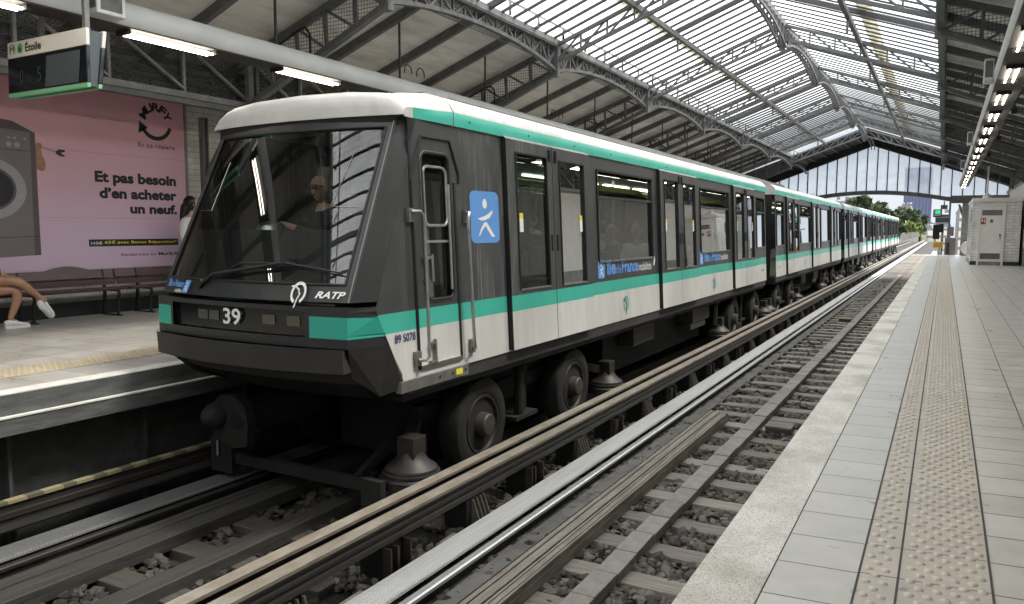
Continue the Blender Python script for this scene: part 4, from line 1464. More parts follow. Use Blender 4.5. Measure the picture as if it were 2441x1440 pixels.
for a, b in zip(tl[:-1], tl[1:]):                       # underside lip
    m.quad(fr_pt(a, MR[3]), fr_pt(b, MR[3]), fr_pt(b, (.66, 1.0, 4.36, .08)), fr_pt(a, (.66, 1.0, 4.36, .08)))
MASK = m.build('cab_front', 'tdark_plain', CAR1)
m = MB()
tw = np.linspace(-.955, .93, 31)
for a, b in zip(tw[:-1], tw[1:]):
    m.quad(fr_pt(a, MR[2], .012), fr_pt(b, MR[2], .012), fr_pt(b, MR[1], .012), fr_pt(a, MR[1], .012))
m.build('windscreen', 'windshield', MASK, smooth=True)
m = MB()
for row in (MR[1], MR[2]):
    m.tube([fr_pt(t, row, -.001) for t in tw], .011, 6)
for t in (-.955, .93):
    m.tube([fr_pt(t, MR[1], -.001), fr_pt(t, MR[2], -.001)], .011, 6)
m.build('windscreen_seal', 'black', MASK)
m = MB()                                               # raised edge line on the pillar
m.tube([fr_pt(.985, MR[0], -.004), fr_pt(.985, MR[1], -.004), fr_pt(.985, MR[2], -.004), fr_pt(.985, MR[3], -.004)], .006, 6)
m.build('pillar_trim', 'alu_dull', MASK)
# wiper
m = MB()
def ws(t, z, dy=-.03):
    k = (2.025 - z) / (2.025 - .815)
    row = (z, np.interp(k, [0, 1], [.985, 1.04]), np.interp(k, [0, 1], [4.86, 4.30]), np.interp(k, [0, 1], [.122, .135]))
    return fr_pt(t, row, dy)
m.tube([ws(-.44, .775, -.02), ws(-.30, .86, -.05), ws(.40, .965, -.06)], [.02, .016, .012], 8)
m.tube([ws(-.46, .78, -.025), ws(.0, .955, -.04), ws(.42, .965, -.035), ws(.92, .90, -.03)], [.008, .011, .011, .006], 6)
m.lathe(ws(-.44, .775, 0), (0, -1, .2), [(0, .04), (.05, .035)], 12)
m.box(*[f for p in [(XM + .40, XM + .47)] for f in p], 4.28, 4.33, .95, 1.0)
m.build('wiper', 'black', MASK)
m = MB()
m.tube([ws(.71, 1.84, .004), ws(.63, 1.40, .004)], .0022, 5); m.tube([ws(.63, 1.40, .004), ws(.89, 1.39, .004)], .0018, 5)
m.tube([ws(-.69, 1.80, .004), ws(-.70, 1.38, .004)], .0022, 5); m.tube([ws(-.70, 1.38, .004), ws(-.90, 1.38, .004)], .0018, 5)
m.build('mirror_wires', 'alu', MASK)
# belt with headlamps and green ends
def belt(t, z, dy=0, w_=1.05, yc=4.20, b=.09): return fr_pt(t, (z, w_, yc, b), dy)
m = MB()
tb = [-1, -.81, -.78, -.5, -.25, 0, .25, .5, .66, .69, 1]
zb_ = [.355, .425, .45, .585, .62, .655]
for a, b in zip(tb[:-1], tb[1:]):
    for c, d in zip(zb_[:-1], zb_[1:]):
        tm, zm = (a + b) / 2, (c + d) / 2
        if -.78 < tm < .66 and .425 < zm < .62: continue
        gi = 1 if (zm > .425 and zm < .585 and (tm > .69 or tm < -.81)) else 0
        m.quad(belt(a, c), belt(b, c), belt(b, d), belt(a, d), gi)
    m.quad(belt(a, .655), belt(b, .655), belt(b, .657, .09), belt(a, .657, .09), 2)
for s in (-1, 1):
    for c, d in zip(zb_[:-1], zb_[1:]):
        zm = (c + d) / 2
        m.quad(belt(s, c), (XM + s * 1.147, float(seam(c)), c), (XM + s * 1.140, float(seam(d)), d), belt(s, d), 1 if .425 < zm < .585 else 0)
BELT = m.build('front_belt', ['tdark_plain', 'tgreen', 'black'], CAR1)
m = MB()
for a, b in zip(tb[2:9][:-1], tb[2:9][1:]):
    m.quad(belt(a, .425, .035), belt(b, .425, .035), belt(b, .62, .035), belt(a, .62, .035))
m.quad(belt(-.78, .425), belt(-.78, .62), belt(-.78, .62, .035), belt(-.78, .425, .035)); m.quad(belt(.66, .425), belt(.66, .62), belt(.66, .62, .035), belt(.66, .425, .035))
m.build('lamp_panel', 'gloss_black', BELT)
for x0 in (-.50, -.36, .25, .49):
    m = MB(); t0, t1 = x0 / 1.05, (x0 + .125) / 1.05
    m.quad(belt(t0, .50, .030), belt(t1, .50, .030), belt(t1, .575, .030), belt(t0, .575, .030))
    m.build('headlamp', 'lamp_glass', BELT)
text('39', (XM - .155, 4.120, .478), (1, 0, 0), (0, 0, 1), .195, .128, 'logo_white', BELT, bold=.018)
text('RATP', (XM + .755, 4.185, .718), (1, .22, 0), (0, .42, 1), .245, .052, 'logo_white', MASK, bold=.03, shear=.3)
ratp_mark(MASK, (XM + .615, 4.165, .752), (1, 0, 0), (0, .43, 1), .088, ['logo_white', 'logo_white'])
text('île', (XM - .945, 4.225, .742), (1, -.24, 0), (0, .43, 1), .062, .068, 'blue', MASK, bold=.03, shear=.2)
text('de', (XM - .880, 4.208, .742), (1, -.24, 0), (0, .43, 1), .05, .048, 'blue', MASK, shear=.2)
text('France', (XM - .828, 4.194, .742), (1, -.22, 0), (0, .43, 1), .155, .060, 'blue', MASK, bold=.03, shear=.2)
text('mobilités', (XM - .80, 4.17, .700), (1, -.22, 0), (0, .43, 1), .125, .032, 'logo_white', MASK, bold=.01, shear=.2)
idf_icon(MASK, (XM - .615, 4.15, .752), (1, -.19, 0), (0, .43, 1), .085, .11, .15)
# apron, cheeks, bumper
m = MB()
for a, b in zip(tt[:-1], tt[1:]):
    m.quad(fr_pt(a, (.05, .97, 4.42, .12)), fr_pt(b, (.05, .97, 4.42, .12)), belt(b, .355, .05), belt(a, .355, .05), 0)
    m.quad(fr_pt(a, (-.13, .85, 4.75, .12)), fr_pt(b, (-.13, .85, 4.75, .12)), fr_pt(b, (.05, .97, 4.42, .12)), fr_pt(a, (.05, .97, 4.42, .12)), 1)
for s in (-1, 1):
    P1, P2, P3, P4 = belt(s, .355), (XM + s * 1.15, float(seam(.36)), .36), (XM + s * 1.166, 4.69, .10), (XM + s * 1.166, 4.70, -.005)
    P5, P7 = (XM + s * 1.06, 4.55, -.055), (XM + s * 1.0, 4.30, .12)
    m.quad(P1, P2, P5, P7, 0); m.quad(P2, P3, P4, P5, 0); m.quad(P7, P5, (XM + s * .9, 4.75, -.13), (XM + s * .9, 4.45, .05), 1)
m.build('front_apron', ['bumper', 'under'], CAR1)
m = MB()
tq = np.linspace(-1, 1, 21)
for a, b in zip(tq[:-1], tq[1:]):
    o_ = [fr_pt(t, (z, 1.035, yy, .14)) for t, z, yy in ((a, .175, 4.17), (b, .175, 4.17), (b, .355, 4.16), (a, .355, 4.16))]
    i_ = [fr_pt(t, (z, 1.02, yy, .12)) for t, z, yy in ((a, .175, 4.27), (b, .175, 4.27), (b, .345, 4.20), (a, .345, 4.20))]
    m.quad(*o_); m.quad(o_[3], o_[2], i_[2], i_[3]); m.quad(o_[0], o_[1], i_[1], i_[0]); m.quad(*i_)
for s in (-1, 1):
    m.quad(fr_pt(s, (.175, 1.035, 4.17, .14)), fr_pt(s, (.355, 1.035, 4.16, .14)), fr_pt(s, (.345, 1.02, 4.20, .12)), fr_pt(s, (.175, 1.02, 4.27, .12)))
m.build('bumper', 'bumper', CAR1)
# cab side door, rails, number
m = MB()
def SP(y, z, d=0.004): return (XM + sx(z) + d, y, z)
m.tube([SP(4.915, .12), SP(4.915, 1.62), SP(5.075, 1.965), SP(5.48, 1.97), SP(5.60, 1.70), SP(5.60, 1.62)], .013, 6)
m.bar(SP(4.915, .10, .001), SP(4.915, 1.95, .001), .03, .01, up=(1, 0, 0)); m.bar(SP(5.53, .10, .001), SP(5.53, 1.62, .001), .03, .01, up=(1, 0, 0))
CD = m.build('cab_door', 'black', CAR1)
pane(5.08, 5.435, .665, 1.825, 1, -.025, CD)
def rrect(y0, y1, z0, z1, r, d):
    pts = []
    for cy, cz, a0 in ((y1 - r, z1 - r, 0), (y0 + r, z1 - r, 90), (y0 + r, z0 + r, 180), (y1 - r, z0 + r, 270)):
        for k in range(5):
            a = R(a0 + 22.5 * k)
            pts.append(SP(cy + r * math.cos(a), cz + r * math.sin(a), d))
    return pts
m = MB(); m.tube(rrect(5.06, 5.455, .645, 1.845, .07, .002), .014, 6, closed=True); m.build('window_seal', 'black', CD)
m = MB(); m.tube(rrect(5.05, 5.465, .635, 1.855, .08, .004), .006, 6, closed=True); m.build('window_trim', 'alu_dull', CD)
m = MB(); m.tube(rrect(5.10, 5.425, 1.255, 1.735, .06, -.01), .013, 6, closed=True); m.bar(SP(5.09, 1.125, -.01), SP(5.43, 1.125, -.01), .02, .02)
m.tube([SP(5.415, .72, .012), SP(5.425, 1.60, .012)], .012, 6); m.build('sliding_frame', 'alu', CD)
m = MB(); m.box(XM + 1.10, XM + 1.145, 5.02, 5.10, .80, .815); m.bar(SP(5.12, .80, .02), SP(5.12, 1.02, .02), .03, .03); m.bar(SP(5.02, .99, .02), SP(5.12, 1.0, .02), .03, .02); m.bar(SP(5.04, .30, .02), SP(5.12, .30, .02), .03, .02)
m.bar(SP(5.12, .13, .02), SP(5.12, .33, .02), .022, .02); m.bar(SP(5.04, .15, .02), SP(5.12, .15, .02), .03, .02)
m.build('grab_handle', 'alu_dull', CD)
m = MB(); m.bar(SP(4.93, .118, .006), SP(5.52, .118, .006), .035, .02, up=(1, 0, 0)); m.build('door_sill', 'alu', CD)
for y, d in ((4.925, 1), (5.635, -1)):
    m = MB()
    m.tube([SP(y - d * .05, 1.365, .03), SP(y + d * .0, 1.365, .075), SP(y + d * .03, 1.33, .085), SP(y + d * .035, 1.2, .085), SP(y + d * .02, .30, .085), SP(y + d * .015, .22, .085), SP(y - d * .01, .19, .075), SP(y - d * .05, .19, .03)], .0145, 8)
    h = m.build('handrail', 'alu', CAR1, smooth=True)
    m = MB(); m.box(XM + 1.10, XM + 1.13, y - d * .05 - .035, y - d * .05 + .035, 1.28, 1.39); m.box(XM + 1.155, XM + 1.19, y - d * .05 - .035, y - d * .05 + .035, .14, .26); m.build('rail_foot', 'alu_dull', h)
idf_icon(CAR1, SP(6.02, 1.335, .001), (0, 1, 0), (-TH, 0, 1), .50, .47)
text('89 S078', SP(4.615, .352, .002), (0, 1, 0), (-TH, 0, 1), .262, .066, 'navy', CAR1, bold=.015)
m = MB(); m.box(XM + 1.12, XM + 1.178, 4.66, 5.62, -.045, .048); m.build('step_plate', 'alu_dull', CAR1, bevel=.004)
m = MB()
for yy in (5.18, 5.37, 5.57): m.lathe((XM + 1.179, yy, .005), (1, 0, 0), [(0, .014), (.002, .013)], 8)
m.build('step_bolts', 'black', CAR1)
m = MB(); m.box(XM + 1.178, XM + 1.182, 5.42, 5.52, -.02, .03); m.build('data_plate', 'ad_yellow', CAR1)
for y0, ln in ((8.58, 1.98), (13.02, 2.0)):
    idf_text(CAR1, y0, .655, ln)
for yc in (9.5, 13.95):
    ratp_mark(CAR1, SP(yc, .255, .001), (0, 1, 0), (-TH, 0, 1), .105, ['tgreen', 'navy'])
text('S 078', SP(18.1, .28, .002), (0, 1, 0), (-TH, 0, 1), .26, .05, 'navy', CAR1)
underside(4.75, 18.6, 7.17, 17.2, CAR1)
bogie(7.17, CAR1); bogie(17.2, CAR1)
# coupler and obstacle beam
m = MB()
cx_, cy_, cz_ = XM - .66, 4.52, -.43
pts = [(-.20, -.17), (-.22, .10), (-.10, .20), (.06, .21), (.2, .14), (.24, -.02), (.22, -.22), (.05, -.26)]
m.poly([(cx_ + .05 + x, cy_, cz_ + z) for x, z in pts], (0, .09, 0)); m.box(cx_ - .12, cx_ + .2, cy_ + .09, 5.6, cz_ - .13, cz_ + .1)
CP = m.build('coupler', 'tyre', CAR1)
m = MB(); m.lathe((cx_ - .08, cy_ - .001, cz_ + .02), (0, -1, 0), [(0, .115), (.06, .11), (.13, .07), (.17, .02)], 18); m.build('coupler_cone', 'tyre', CP, smooth=True)
m = MB(); m.lathe((cx_ + .16, cy_ - .004, cz_ + .0), (0, -1, 0), [(0, .085), (.003, .08)], 18); m.build('coupler_cup', 'black', CP)
m = MB(); m.box(XM - 1.02, XM + .86, 4.76, 4.82, -.93, -.83); m.box(XM - 1.10, XM - .82, 4.72, 4.759, -1.02, -.70); m.box(XM + .72, XM + .93, 4.70, 4.759, -1.03, -.80)
m.bar((XM - .9, 4.8, -.85), (XM - .7, 5.8, -.5), .06, .08); m.bar((XM + .6, 4.8, -.85), (XM + .5, 5.8, -.5), .06, .08)
m.build('obstacle_beam', 'tyre', CAR1)
m = MB(); m.tube([(XM - .98, 4.70, -.72), (XM - .98, 4.70, -.86)], .012, 8); m.build('beam_pin', 'alu', CAR1)
# cab interior
m = MB()
m.quad((XM - .98, 6.3, .08), (XM + .98, 6.3, .08), (XM + .98, 6.3, 2.05), (XM - .98, 6.3, 2.05))
m.box(XM - .95, XM + .95, 4.62, 6.3, .06, .10)
for a, b in zip(tw[:-1], tw[1:]):
    ra, rb = (.80, 1.03, 4.345, .135), (1.215, 1.02, 4.535, .13)
    m.quad(fr_pt(a, ra), fr_pt(b, ra), fr_pt(b, rb), fr_pt(a, rb))
CB = m.build('cab_partition', 'black', CAR1)
m = MB()
for a, b in zip(tw[:-1], tw[1:]):
    rb, rc = (1.216, 1.02, 4.535, .13), (1.20, .98, 4.95, .02)
    m.quad(fr_pt(a, rb), fr_pt(b, rb), fr_pt(b, rc), fr_pt(a, rc))
m.build('dashboard', 'sign_grey', CB)
m = MB(); m.lathe((XM - .32, 4.80, 1.20), (0, 0, 1), [(0, .13), (.04, .125), (.075, .09), (.09, .02)], 16); m.build('desk_lamp', 'alu', CB, smooth=True)
m = MB(); m.box(XM - .72, XM - .42, 6.24, 6.29, .9, 1.58); m.box(XM - .72, XM - .42, 6.22, 6.29, 1.60, 1.76); m.build('partition_panel', 'inner', CB)
m = MB(); m.box(XM - .30, XM + .12, 5.55, 5.66, .6, 1.35); m.box(XM - .3, XM + .15, 5.2, 5.6, .55, .65); m.build('driver_seat', 'cloth_dark', CB, bevel=.03)
interior(6.34, 18.6, CAR1)
seats(((9.5, -1), (10.75, 1), (14.6, -1), (15.75, 1)), CAR1)
poles((7.35, 11.86, 16.36), CAR1)
m = MB(); m.box(XM - 1.0, XM + 1.0, 18.6, 18.64, .06, 2.1); m.build('end_wall', 'tdark_plain', CAR1)
m = MB(); m.box(XM - .75, XM + .75, 18.66, 19.2, .1, 2.0); m.build('gangway_bellows', 'black', CAR1)

# ---------- following carriages
def car(yc, label):
    root = thing('train_carriage', (XM, yc, Z_ROLL), label, 'train carriage', 'carriages of the train')
    a, b = yc - 6.9, yc + 6.9
    ds = [yc - 4.5, yc, yc + 4.5]
    wn = [(a + .16, a + 1.1), (ds[0] + 1.22, ds[1] - 1.14), (ds[1] + 1.22, ds[2] - 1.14), (b - 1.1, b - .16)]
    for side in (1, -1):
        m = MB()
        holes = [(p, q, ZW0, ZW1) for p, q in wn]
        holes += [(c - .93, c + .93, .5, 1.98) for c in ds] if side == -1 else [(c - .985, c + .985, .07, 2.08) for c in ds]
        wall(m, (a, b), holes, side)
        bd = m.build('body' if side == 1 else 'side_wall', TM, root)
        for i, (p, q) in enumerate(wn): big_window(p, q, ZW0, ZW1, side, root, hopper=(side == 1 and i in (0, 1)))
        if side == -1:
            for c in ds: pane(c - .93, c + .93, .5, 1.98, -1, -.02, bd)
    for c in ds:
        door_leaf(c - .975, c - .005, (c - .80, c - .14, .635, 1.965), 1, root, c - .07)
        door_leaf(c + .005, c + .975, (c + .16, c + .80, .625, 1.955), 1, root, c + .07)
    roof(a - .02, b + .05, root)
    underside(a, b, yc - 4.75, yc + 4.75, root)
    bogie(yc - 4.75, root); bogie(yc + 4.75, root)
    interior(a + .05, b - .05, root)
    poles(ds, root)
    for yy in (a + .02, b - .06):
        m = MB(); m.box(XM - 1.0, XM + 1.0, yy, yy + .04, .06, 2.1); m.build('end_wall', 'black', root)
    m = MB(); m.box(XM - .75, XM + .75, b + .01, b + .6, .1, 2.0); m.box(XM - .75, XM + .75, a - .6, a - .01, .1, 2.0); m.build('gangway_bellows', 'black', root)
    def SQ(y, z): return (XM + sx(z) + .002, y, z)
    ratp_mark(root, SQ(ds[0] + 2.2, .255), (0, 1, 0), (-TH, 0, 1), .10, ['tgreen', 'navy'])
    text('N 078', SQ(a + .3, .26), (0, 1, 0), (-TH, 0, 1), .26, .05, 'navy', root)
    return root
CAR2 = car(26.75, 'second carriage of the train, coupled right behind the cab carriage')
m = MB(); m.box(XM + .78, XM + .90, 23.9, 24.35, 1.38, 1.62, 0); m.box(XM + .905, XM + .91, 23.98, 24.28, 1.48, 1.58, 1)
m.build('route_display', ['black', 'greensign'], CAR2)
for k, (yc, lb) in enumerate(((41.78, 'third carriage of the train, the one standing under the gable arch'), (56.8, 'fourth carriage of the train, outside the station and last but one'), (71.85, 'last carriage of the train, farthest from the cab'))):
    c = copy_tree(CAR2)
    c.location.y = yc
    tag(c, lb, 'train carriage', 'carriages of the train')
    for q in kids(c):
        if q.name.startswith('route_display'): bpy.data.objects.remove(q)

# ------------------------------------------------------------------ station roof
SKY, FAS, WALL = 3.15, 5.85, 7.25                     # half widths: skylight edge, fascia, wall
def zr(x): return 5.88 - 0.365 * abs(x - XC)
def X(s, d): return XC + s * d
BAYS = [-26.8 + 5 * k for k in range(0, 14)]            # bay starts; frames stand on these lines
ROOF = thing('station_shed', (XC, 18, 0), 'grey iron shed roof with a long skylight spanning both platforms', 'station shed')
def chord(m, p, q, n, dz, wd, dw=0.03, flip=False):
    """parallel-chord lattice between p and q, depth dz below"""
    p, q = Vector(p), Vector(q)
    L = [p.lerp(q, k / n) for k in range(n + 1)]
    D = Vector((0, 0, -dz))
    m.bar(p, q, wd, wd * .8); m.bar(p + D, q + D, wd, wd * .8)
    for k in range(n + 1):
        m.bar(L[k], L[k] + D, dw, dw)
    for k in range(n):
        a, b = (L[k], L[k + 1]) if not flip else (L[k + 1], L[k])
        m.bar(a + D, b, dw, dw)
for y in BAYS + [43.2 - 5 + 5]:
    if y > 42: continue
    m = MB()
    for s in (-1, 1):
        p, q = (X(s, 0.06), y, zr(X(s, .06)) - .13), (X(s, SKY), y, zr(X(s, SKY)) - .10)
        chord(m, p, q, 6, .30, .075, .032, True)
        # side rafter with strut down to the wall post
        p2 = Vector((X(s, SKY), y, 4.60)); q2 = Vector((X(s, WALL), y, zr(X(s, WALL)) - .08))
        m.bar(p2, q2, .09, .10)
        p3, q3 = Vector((X(s, SKY), y, 4.13)), Vector((X(s, FAS - .1), y, 3.02))
        m.bar(p3, q3, .10, .075)
        for k in range(1, 5):
            t = k / 5
            u, l = p2.lerp(Vector((X(s, FAS), y, zr(X(s, FAS)) - .08)), t), p3.lerp(q3, t)
            m.bar(u, l, .05, .04)
            l2 = p3.lerp(q3, (k - 1) / 5)
            m.bar(u, l2, .045, .035)
        m.bar((X(s, FAS - .12), y, 2.95), (X(s, FAS - .12), y, zr(X(s, FAS)) - .05), .09, .09)
        m.bar((X(s, FAS - .12), y + .14, 2.95), (X(s, FAS - .12), y + .14, zr(X(s, FAS)) - .05), .05, .05)
    m.build('roof_truss', 'steel', ROOF)
    m = MB()
    for s in (-1, 1):
        m.quad((X(s, SKY), y + .03, 4.58), (X(s, SKY), y + .03, 4.16), (X(s, FAS - .1), y + .03, 3.06), (X(s, FAS - .1), y + .03, zr(X(s, FAS)) - .1))
    m.build('wire_netting', 'net', ROOF)
for y in BAYS:
    ya, yb = y, y + 5
    last = yb > 41
    # arched lattice girders along the skylight edges and the ridge
    for d, s in ((SKY, -1), (SKY, 1)):
        m = MB()
        x = X(s, d)
        m.box(x - .07, x + .07, ya, yb, 4.60, 4.74)
        pts = []
        n = 16
        for k in range(n + 1):
            t = k / n * 2 - 1
            pts.append((x, ya + 5 * k / n, 4.42 - .24 * abs(t) ** 2.2))
        for p, q in zip(pts[:-1], pts[1:]): m.bar(p, q, .09, .055)
        for k in range(n):
            p, q = pts[k], pts[k + 1]
            m.bar((x, p[1], 4.6), p, .03, .03); m.bar(((x), q[1], 4.6) if k % 2 else (x, p[1], 4.6), p if k % 2 else q, .03, .03)
        m.box(x - .075, x + .075, ya - .06, ya + .06, 4.06, 4.59)
        m.build('arcade_girder', 'steel', ROOF)
        m = MB(); m.quad((x + .03 * s, ya + .07, 4.595), (x + .03 * s, yb - .07, 4.595), (x + .03 * s, yb - .07, 4.3), (x + .03 * s, ya + .07, 4.3)); m.build('girder_netting', 'net_long', ROOF)
        m = MB(); m.box(x - s * .075 - .004, x - s * .075 + .004, ya, yb, 4.63, 4.73); m.build('girder_flange', 'steel_light', ROOF)
        if s == -1:
            m = MB()                                     # low guard rail above the girder
            for k in range(6): m.bar((x + .16, ya + k, 4.70), (x + .16, ya + k, 4.93), .035, .035)
            m.bar((x + .16, ya, 4.92), (x + .16, yb, 4.92), .03, .03); m.build('guard_rail', 'steel', ROOF)
    m = MB()
    n = 14
    m.box(XC - .06, XC + .06, ya, yb, 5.70, 5.82)
    pts = [(XC, ya + 5 * k / n, 5.58 - .30 * abs(k / n * 2 - 1) ** 2.2) for k in range(n + 1)]
    for dx in (-.07, .07):
        for p, q in zip(pts[:-1], pts[1:]): m.bar((p[0] + dx, p[1], p[2]), (q[0] + dx, q[1], q[2]), .04, .05)
        for k in range(n):
            p, q = pts[k], pts[k + 1]
            m.bar((XC + dx, p[1], 5.7), (q[0] + dx, q[1], q[2]), .025, .025); m.bar((XC + dx, q[1], 5.7), (q[0] + dx, q[1], q[2]), .025, .025)
    m.bar((XC, ya, 5.2), (XC, ya, 5.75), .12, .12); m.build('ridge_girder', 'steel', ROOF)
    for s in (-1, 1):
        # glazing
        if not last:
            m = MB()
            m.quad((X(s, .03), ya + .002, zr(X(s, .03))), (X(s, .03), yb - .002, zr(X(s, .03))), (X(s, SKY + .02), yb - .002, zr(X(s, SKY))), (X(s, SKY + .02), ya + .002, zr(X(s, SKY))))
            m.build('skylight_pane', 'skyglass', ROOF)
            m = MB()
            nb = 13
            stop = 13 if yb < 38 else 9
            for k in range(nb):
                if k > stop: continue
                yy = ya + 5 * (k + .5) / nb
                wv = .034 if k != 6 else .065
                m.bar((X(s, .03), yy, zr(X(s, .03)) - .03), (X(s, SKY), yy, zr(X(s, SKY)) - .03), wv, (.044 if s < 0 else .028) if k != 6 else .10)
            m.build('glazing_bars', 'steel_dark', ROOF)
            m = MB()
            d = 1.60
            m.bar((X(s, d), ya, zr(X(s, d)) - .14), (X(s, d), yb, zr(X(s, d)) - .14), .075, .10)
            m.bar((X(s, d), ya + 2.5, zr(X(s, d)) - .45), (X(s, d), ya + 2.5, zr(X(s, d)) - .1), .04, .04)
            m.build('purlin', 'steel', ROOF)
            m = MB()
            for k in range(15):
                y1_ = ya + 5 * k / 15
                m.box(X(s, d + .26) - .12, X(s, d + .26) + .12, y1_ + .012, y1_ + .322, zr(X(s, d + .26)) + .10, zr(X(s, d + .26)) + .13)
            m.build('roof_walkway', 'walkway', ROOF)
            m = MB()
            for (u0, u1) in ((ya + .35, ya + .95), (ya + 4.0, ya + 4.6)):
                m.quad((X(s, .3), u0, zr(X(s, .3)) - .07), (X(s, .3), u1, zr(X(s, .3)) - .07), (X(s, SKY - .1), u1, zr(X(s, SKY - .1)) - .07), (X(s, SKY - .1), u0, zr(X(s, SKY - .1)) - .07))
            if s == -1: m.build('safety_net', 'net_roof', ROOF)
        else:
            m = MB()
            m.add([(X(s, 0), ya + .3, zr(X(s, 0)) - .02), (X(s, 0), yb + .3, zr(X(s, 0)) - .02), (X(s, WALL + .3), yb + .3, zr(X(s, WALL + .3)) - .02), (X(s, WALL + .3), ya + .3, zr(X(s, WALL + .3)) - .02)], [(0, 1, 2, 3)])
            m.build('gable_eaves', 'roofdark', ROOF)
            m = MB()
            for k in range(7):
                d = .5 + k * .55
                m.bar((X(s, d), ya + .3, zr(X(s, d)) - .1), (X(s, d), yb, zr(X(s, d)) - .1), .06, .10)
            m.build('eaves_purlins', 'steel_dark', ROOF)
        # boarded side ceilings
        if not last:
            m = MB()
            m.quad((X(s, SKY + .03), ya, zr(X(s, SKY + .03)) - .01), (X(s, SKY + .03), yb, zr(X(s, SKY + .03)) - .01), (X(s, WALL + .3), yb, zr(X(s, WALL + .3)) - .01), (X(s, WALL + .3), ya, zr(X(s, WALL + .3)) - .01))
            m.quad((X(s, SKY + .03), ya, zr(X(s, SKY + .03)) + .05), (X(s, SKY + .03), yb, zr(X(s, SKY + .03)) + .05), (X(s, WALL + .3), yb, zr(X(s, WALL + .3)) + .05), (X(s, WALL + .3), ya, zr(X(s, WALL + .3)) + .05))
            m.build('ceiling_boards', 'ceil', ROOF)
            m = MB()
            for k in (1, 2, 3):
                yy = ya + 1.25 * k
                m.bar((X(s, SKY), yy, zr(X(s, SKY)) - .075), (X(s, WALL), yy, zr(X(s, WALL)) - .075), .085, .13)
            m.build('rafter', 'steel', ROOF)
# hanging rods of the luminaires
for s in (-1, 1):
    for k, yy in enumerate(np.arange(-15.4, 38, 2.5)):
        d = 4.02
        m = MB(); m.bar((X(s, d), yy, 3.4), (X(s, d), yy, zr(X(s, d)) - .08), .025, .025); m.build('hanger_rod', 'steel_dark', ROOF)
for yy in (8.2, 13.2, 18.2, 23.2, 28.2):       # conduits bent along the trusses
    m = MB()
    for s in (-1, 1):
        pts = [(X(s, 5.5), yy - .09, 3.15), (X(s, 5.5), yy - .09, 3.55), (X(s, 5.42), yy - .09, 3.66), (X(s, 4.6), yy - .09, 3.98), (X(s, 4.5), yy - .09, 4.0), (X(s, 4.42), yy - .09, 3.9), (X(s, 4.42), yy - .09, 3.6)]
        m.tube(pts, .016, 6)
        m.box(X(s, 4.42) - .05, X(s, 4.42) + .05, yy - .14, yy - .06, 3.5, 3.6)
    m.build('conduit', 'black', ROOF)
# cable loops hanging beside the rods
for yy in (9.65, 14.65):
    m = MB()
    for c, r_ in (((-7.25, yy, 3.62), .09), ((-7.2, yy + .25, 3.6), .10)):
        m.tube([(c[0], c[1] + r_ * math.cos(a), c[2] + r_ * math.sin(a)) for a in np.linspace(-.3, 3.6, 12)], .009, 6)
    m.build('cable_loop', 'black', ROOF)

# ------------------------------------------------------------------ gable screen at the far end
YG = 43.2
GAB = thing('gable_screen', (XC, YG, 2.6), 'glazed gable screen with arched tie beam closing the far end of the shed', 'gable screen')
def arc_z(x):
    t = (x - XC) / 3.5
    return 2.62 + .40 * (1 - t * t) if abs(t) < 1 else 2.62
xs = list(np.linspace(X(-1, 5.9), X(1, 5.9), 26))
for i, (a, b) in enumerate(zip(xs[:-1], xs[1:])):
    za, zb2 = arc_z(a) + .2, arc_z(b) + .2
    ta, tb_ = zr(a) - .42, zr(b) - .42
    m = MB(); m.add([(a + .03, YG, za), (b - .03, YG, zb2), (b - .03, YG, tb_), ((a + b) / 2, YG, max(ta, tb_) if a < XC < b else (ta + tb_) / 2), (a + .03, YG, ta)], [(0, 1, 2, 3, 4)])
    m.build('gable_pane', 'gable_glass', GAB)
m = MB()
for a in xs: m.bar((a, YG, arc_z(a) + .15), (a, YG, zr(a) - .36), .05, .07)
m.build('mullions', 'steel_dark', GAB)
m = MB()
for s in (-1, 1):
    m.bar((X(s, 0), YG - .05, zr(X(s, 0)) - .36), (X(s, 6.3), YG - .05, zr(X(s, 6.3)) - .36), .14, .14)
    m.add([(X(s, 0), YG - .02, zr(X(s, 0)) - .03), (X(s, 7.3), YG - .02, zr(X(s, 7.3)) - .03), (X(s, 7.3), YG - .02, zr(X(s, 7.3)) - .34), (X(s, 0), YG - .02, zr(X(s, 0)) - .34)], [(0, 1, 2, 3)])
m.build('gable_rafter', 'steel_dark', GAB)
m = MB()
xa = np.linspace(X(-1, 3.6), X(1, 3.6), 23)
for a, b in zip(xa[:-1], xa[1:]):
    m.add([(a, YG - .14, arc_z(a)), (b, YG - .14, arc_z(b)), (b, YG - .14, arc_z(b) + .2), (a, YG - .14, arc_z(a) + .2),
           (a, YG + .14, arc_z(a)), (b, YG + .14, arc_z(b)), (b, YG + .14, arc_z(b) + .2), (a, YG + .14, arc_z(a) + .2)],
          [(0, 1, 2, 3), (4, 7, 6, 5), (3, 2, 6, 7), (0, 4, 5, 1)])
m.build('arched_tie_beam', 'steel', GAB)
for s in (-1, 1):
    m = MB()
    x0, x1 = sorted((X(s, 3.55), X(s, 7.3)))
    m.box(x0, x1, YG - .18, YG + .18, 2.58, 2.90); m.box(x0, x1, YG - .22, YG + .22, 2.54, 2.579)
    m.build('end_beam', 'steel', GAB)
    m = MB()
    x0, x1 = sorted((X(s, 4.05), X(s, 4.38)))
    m.box(x0, x1, YG + .3, YG + .75, -.0, 2.9)
    m.bar((X(s, 3.9), YG + .5, 2.5), (X(s, 4.1), YG + .5, 1.9), .1, .1)
    m.build('end_column', 'steel_light', GAB, bevel=.02)

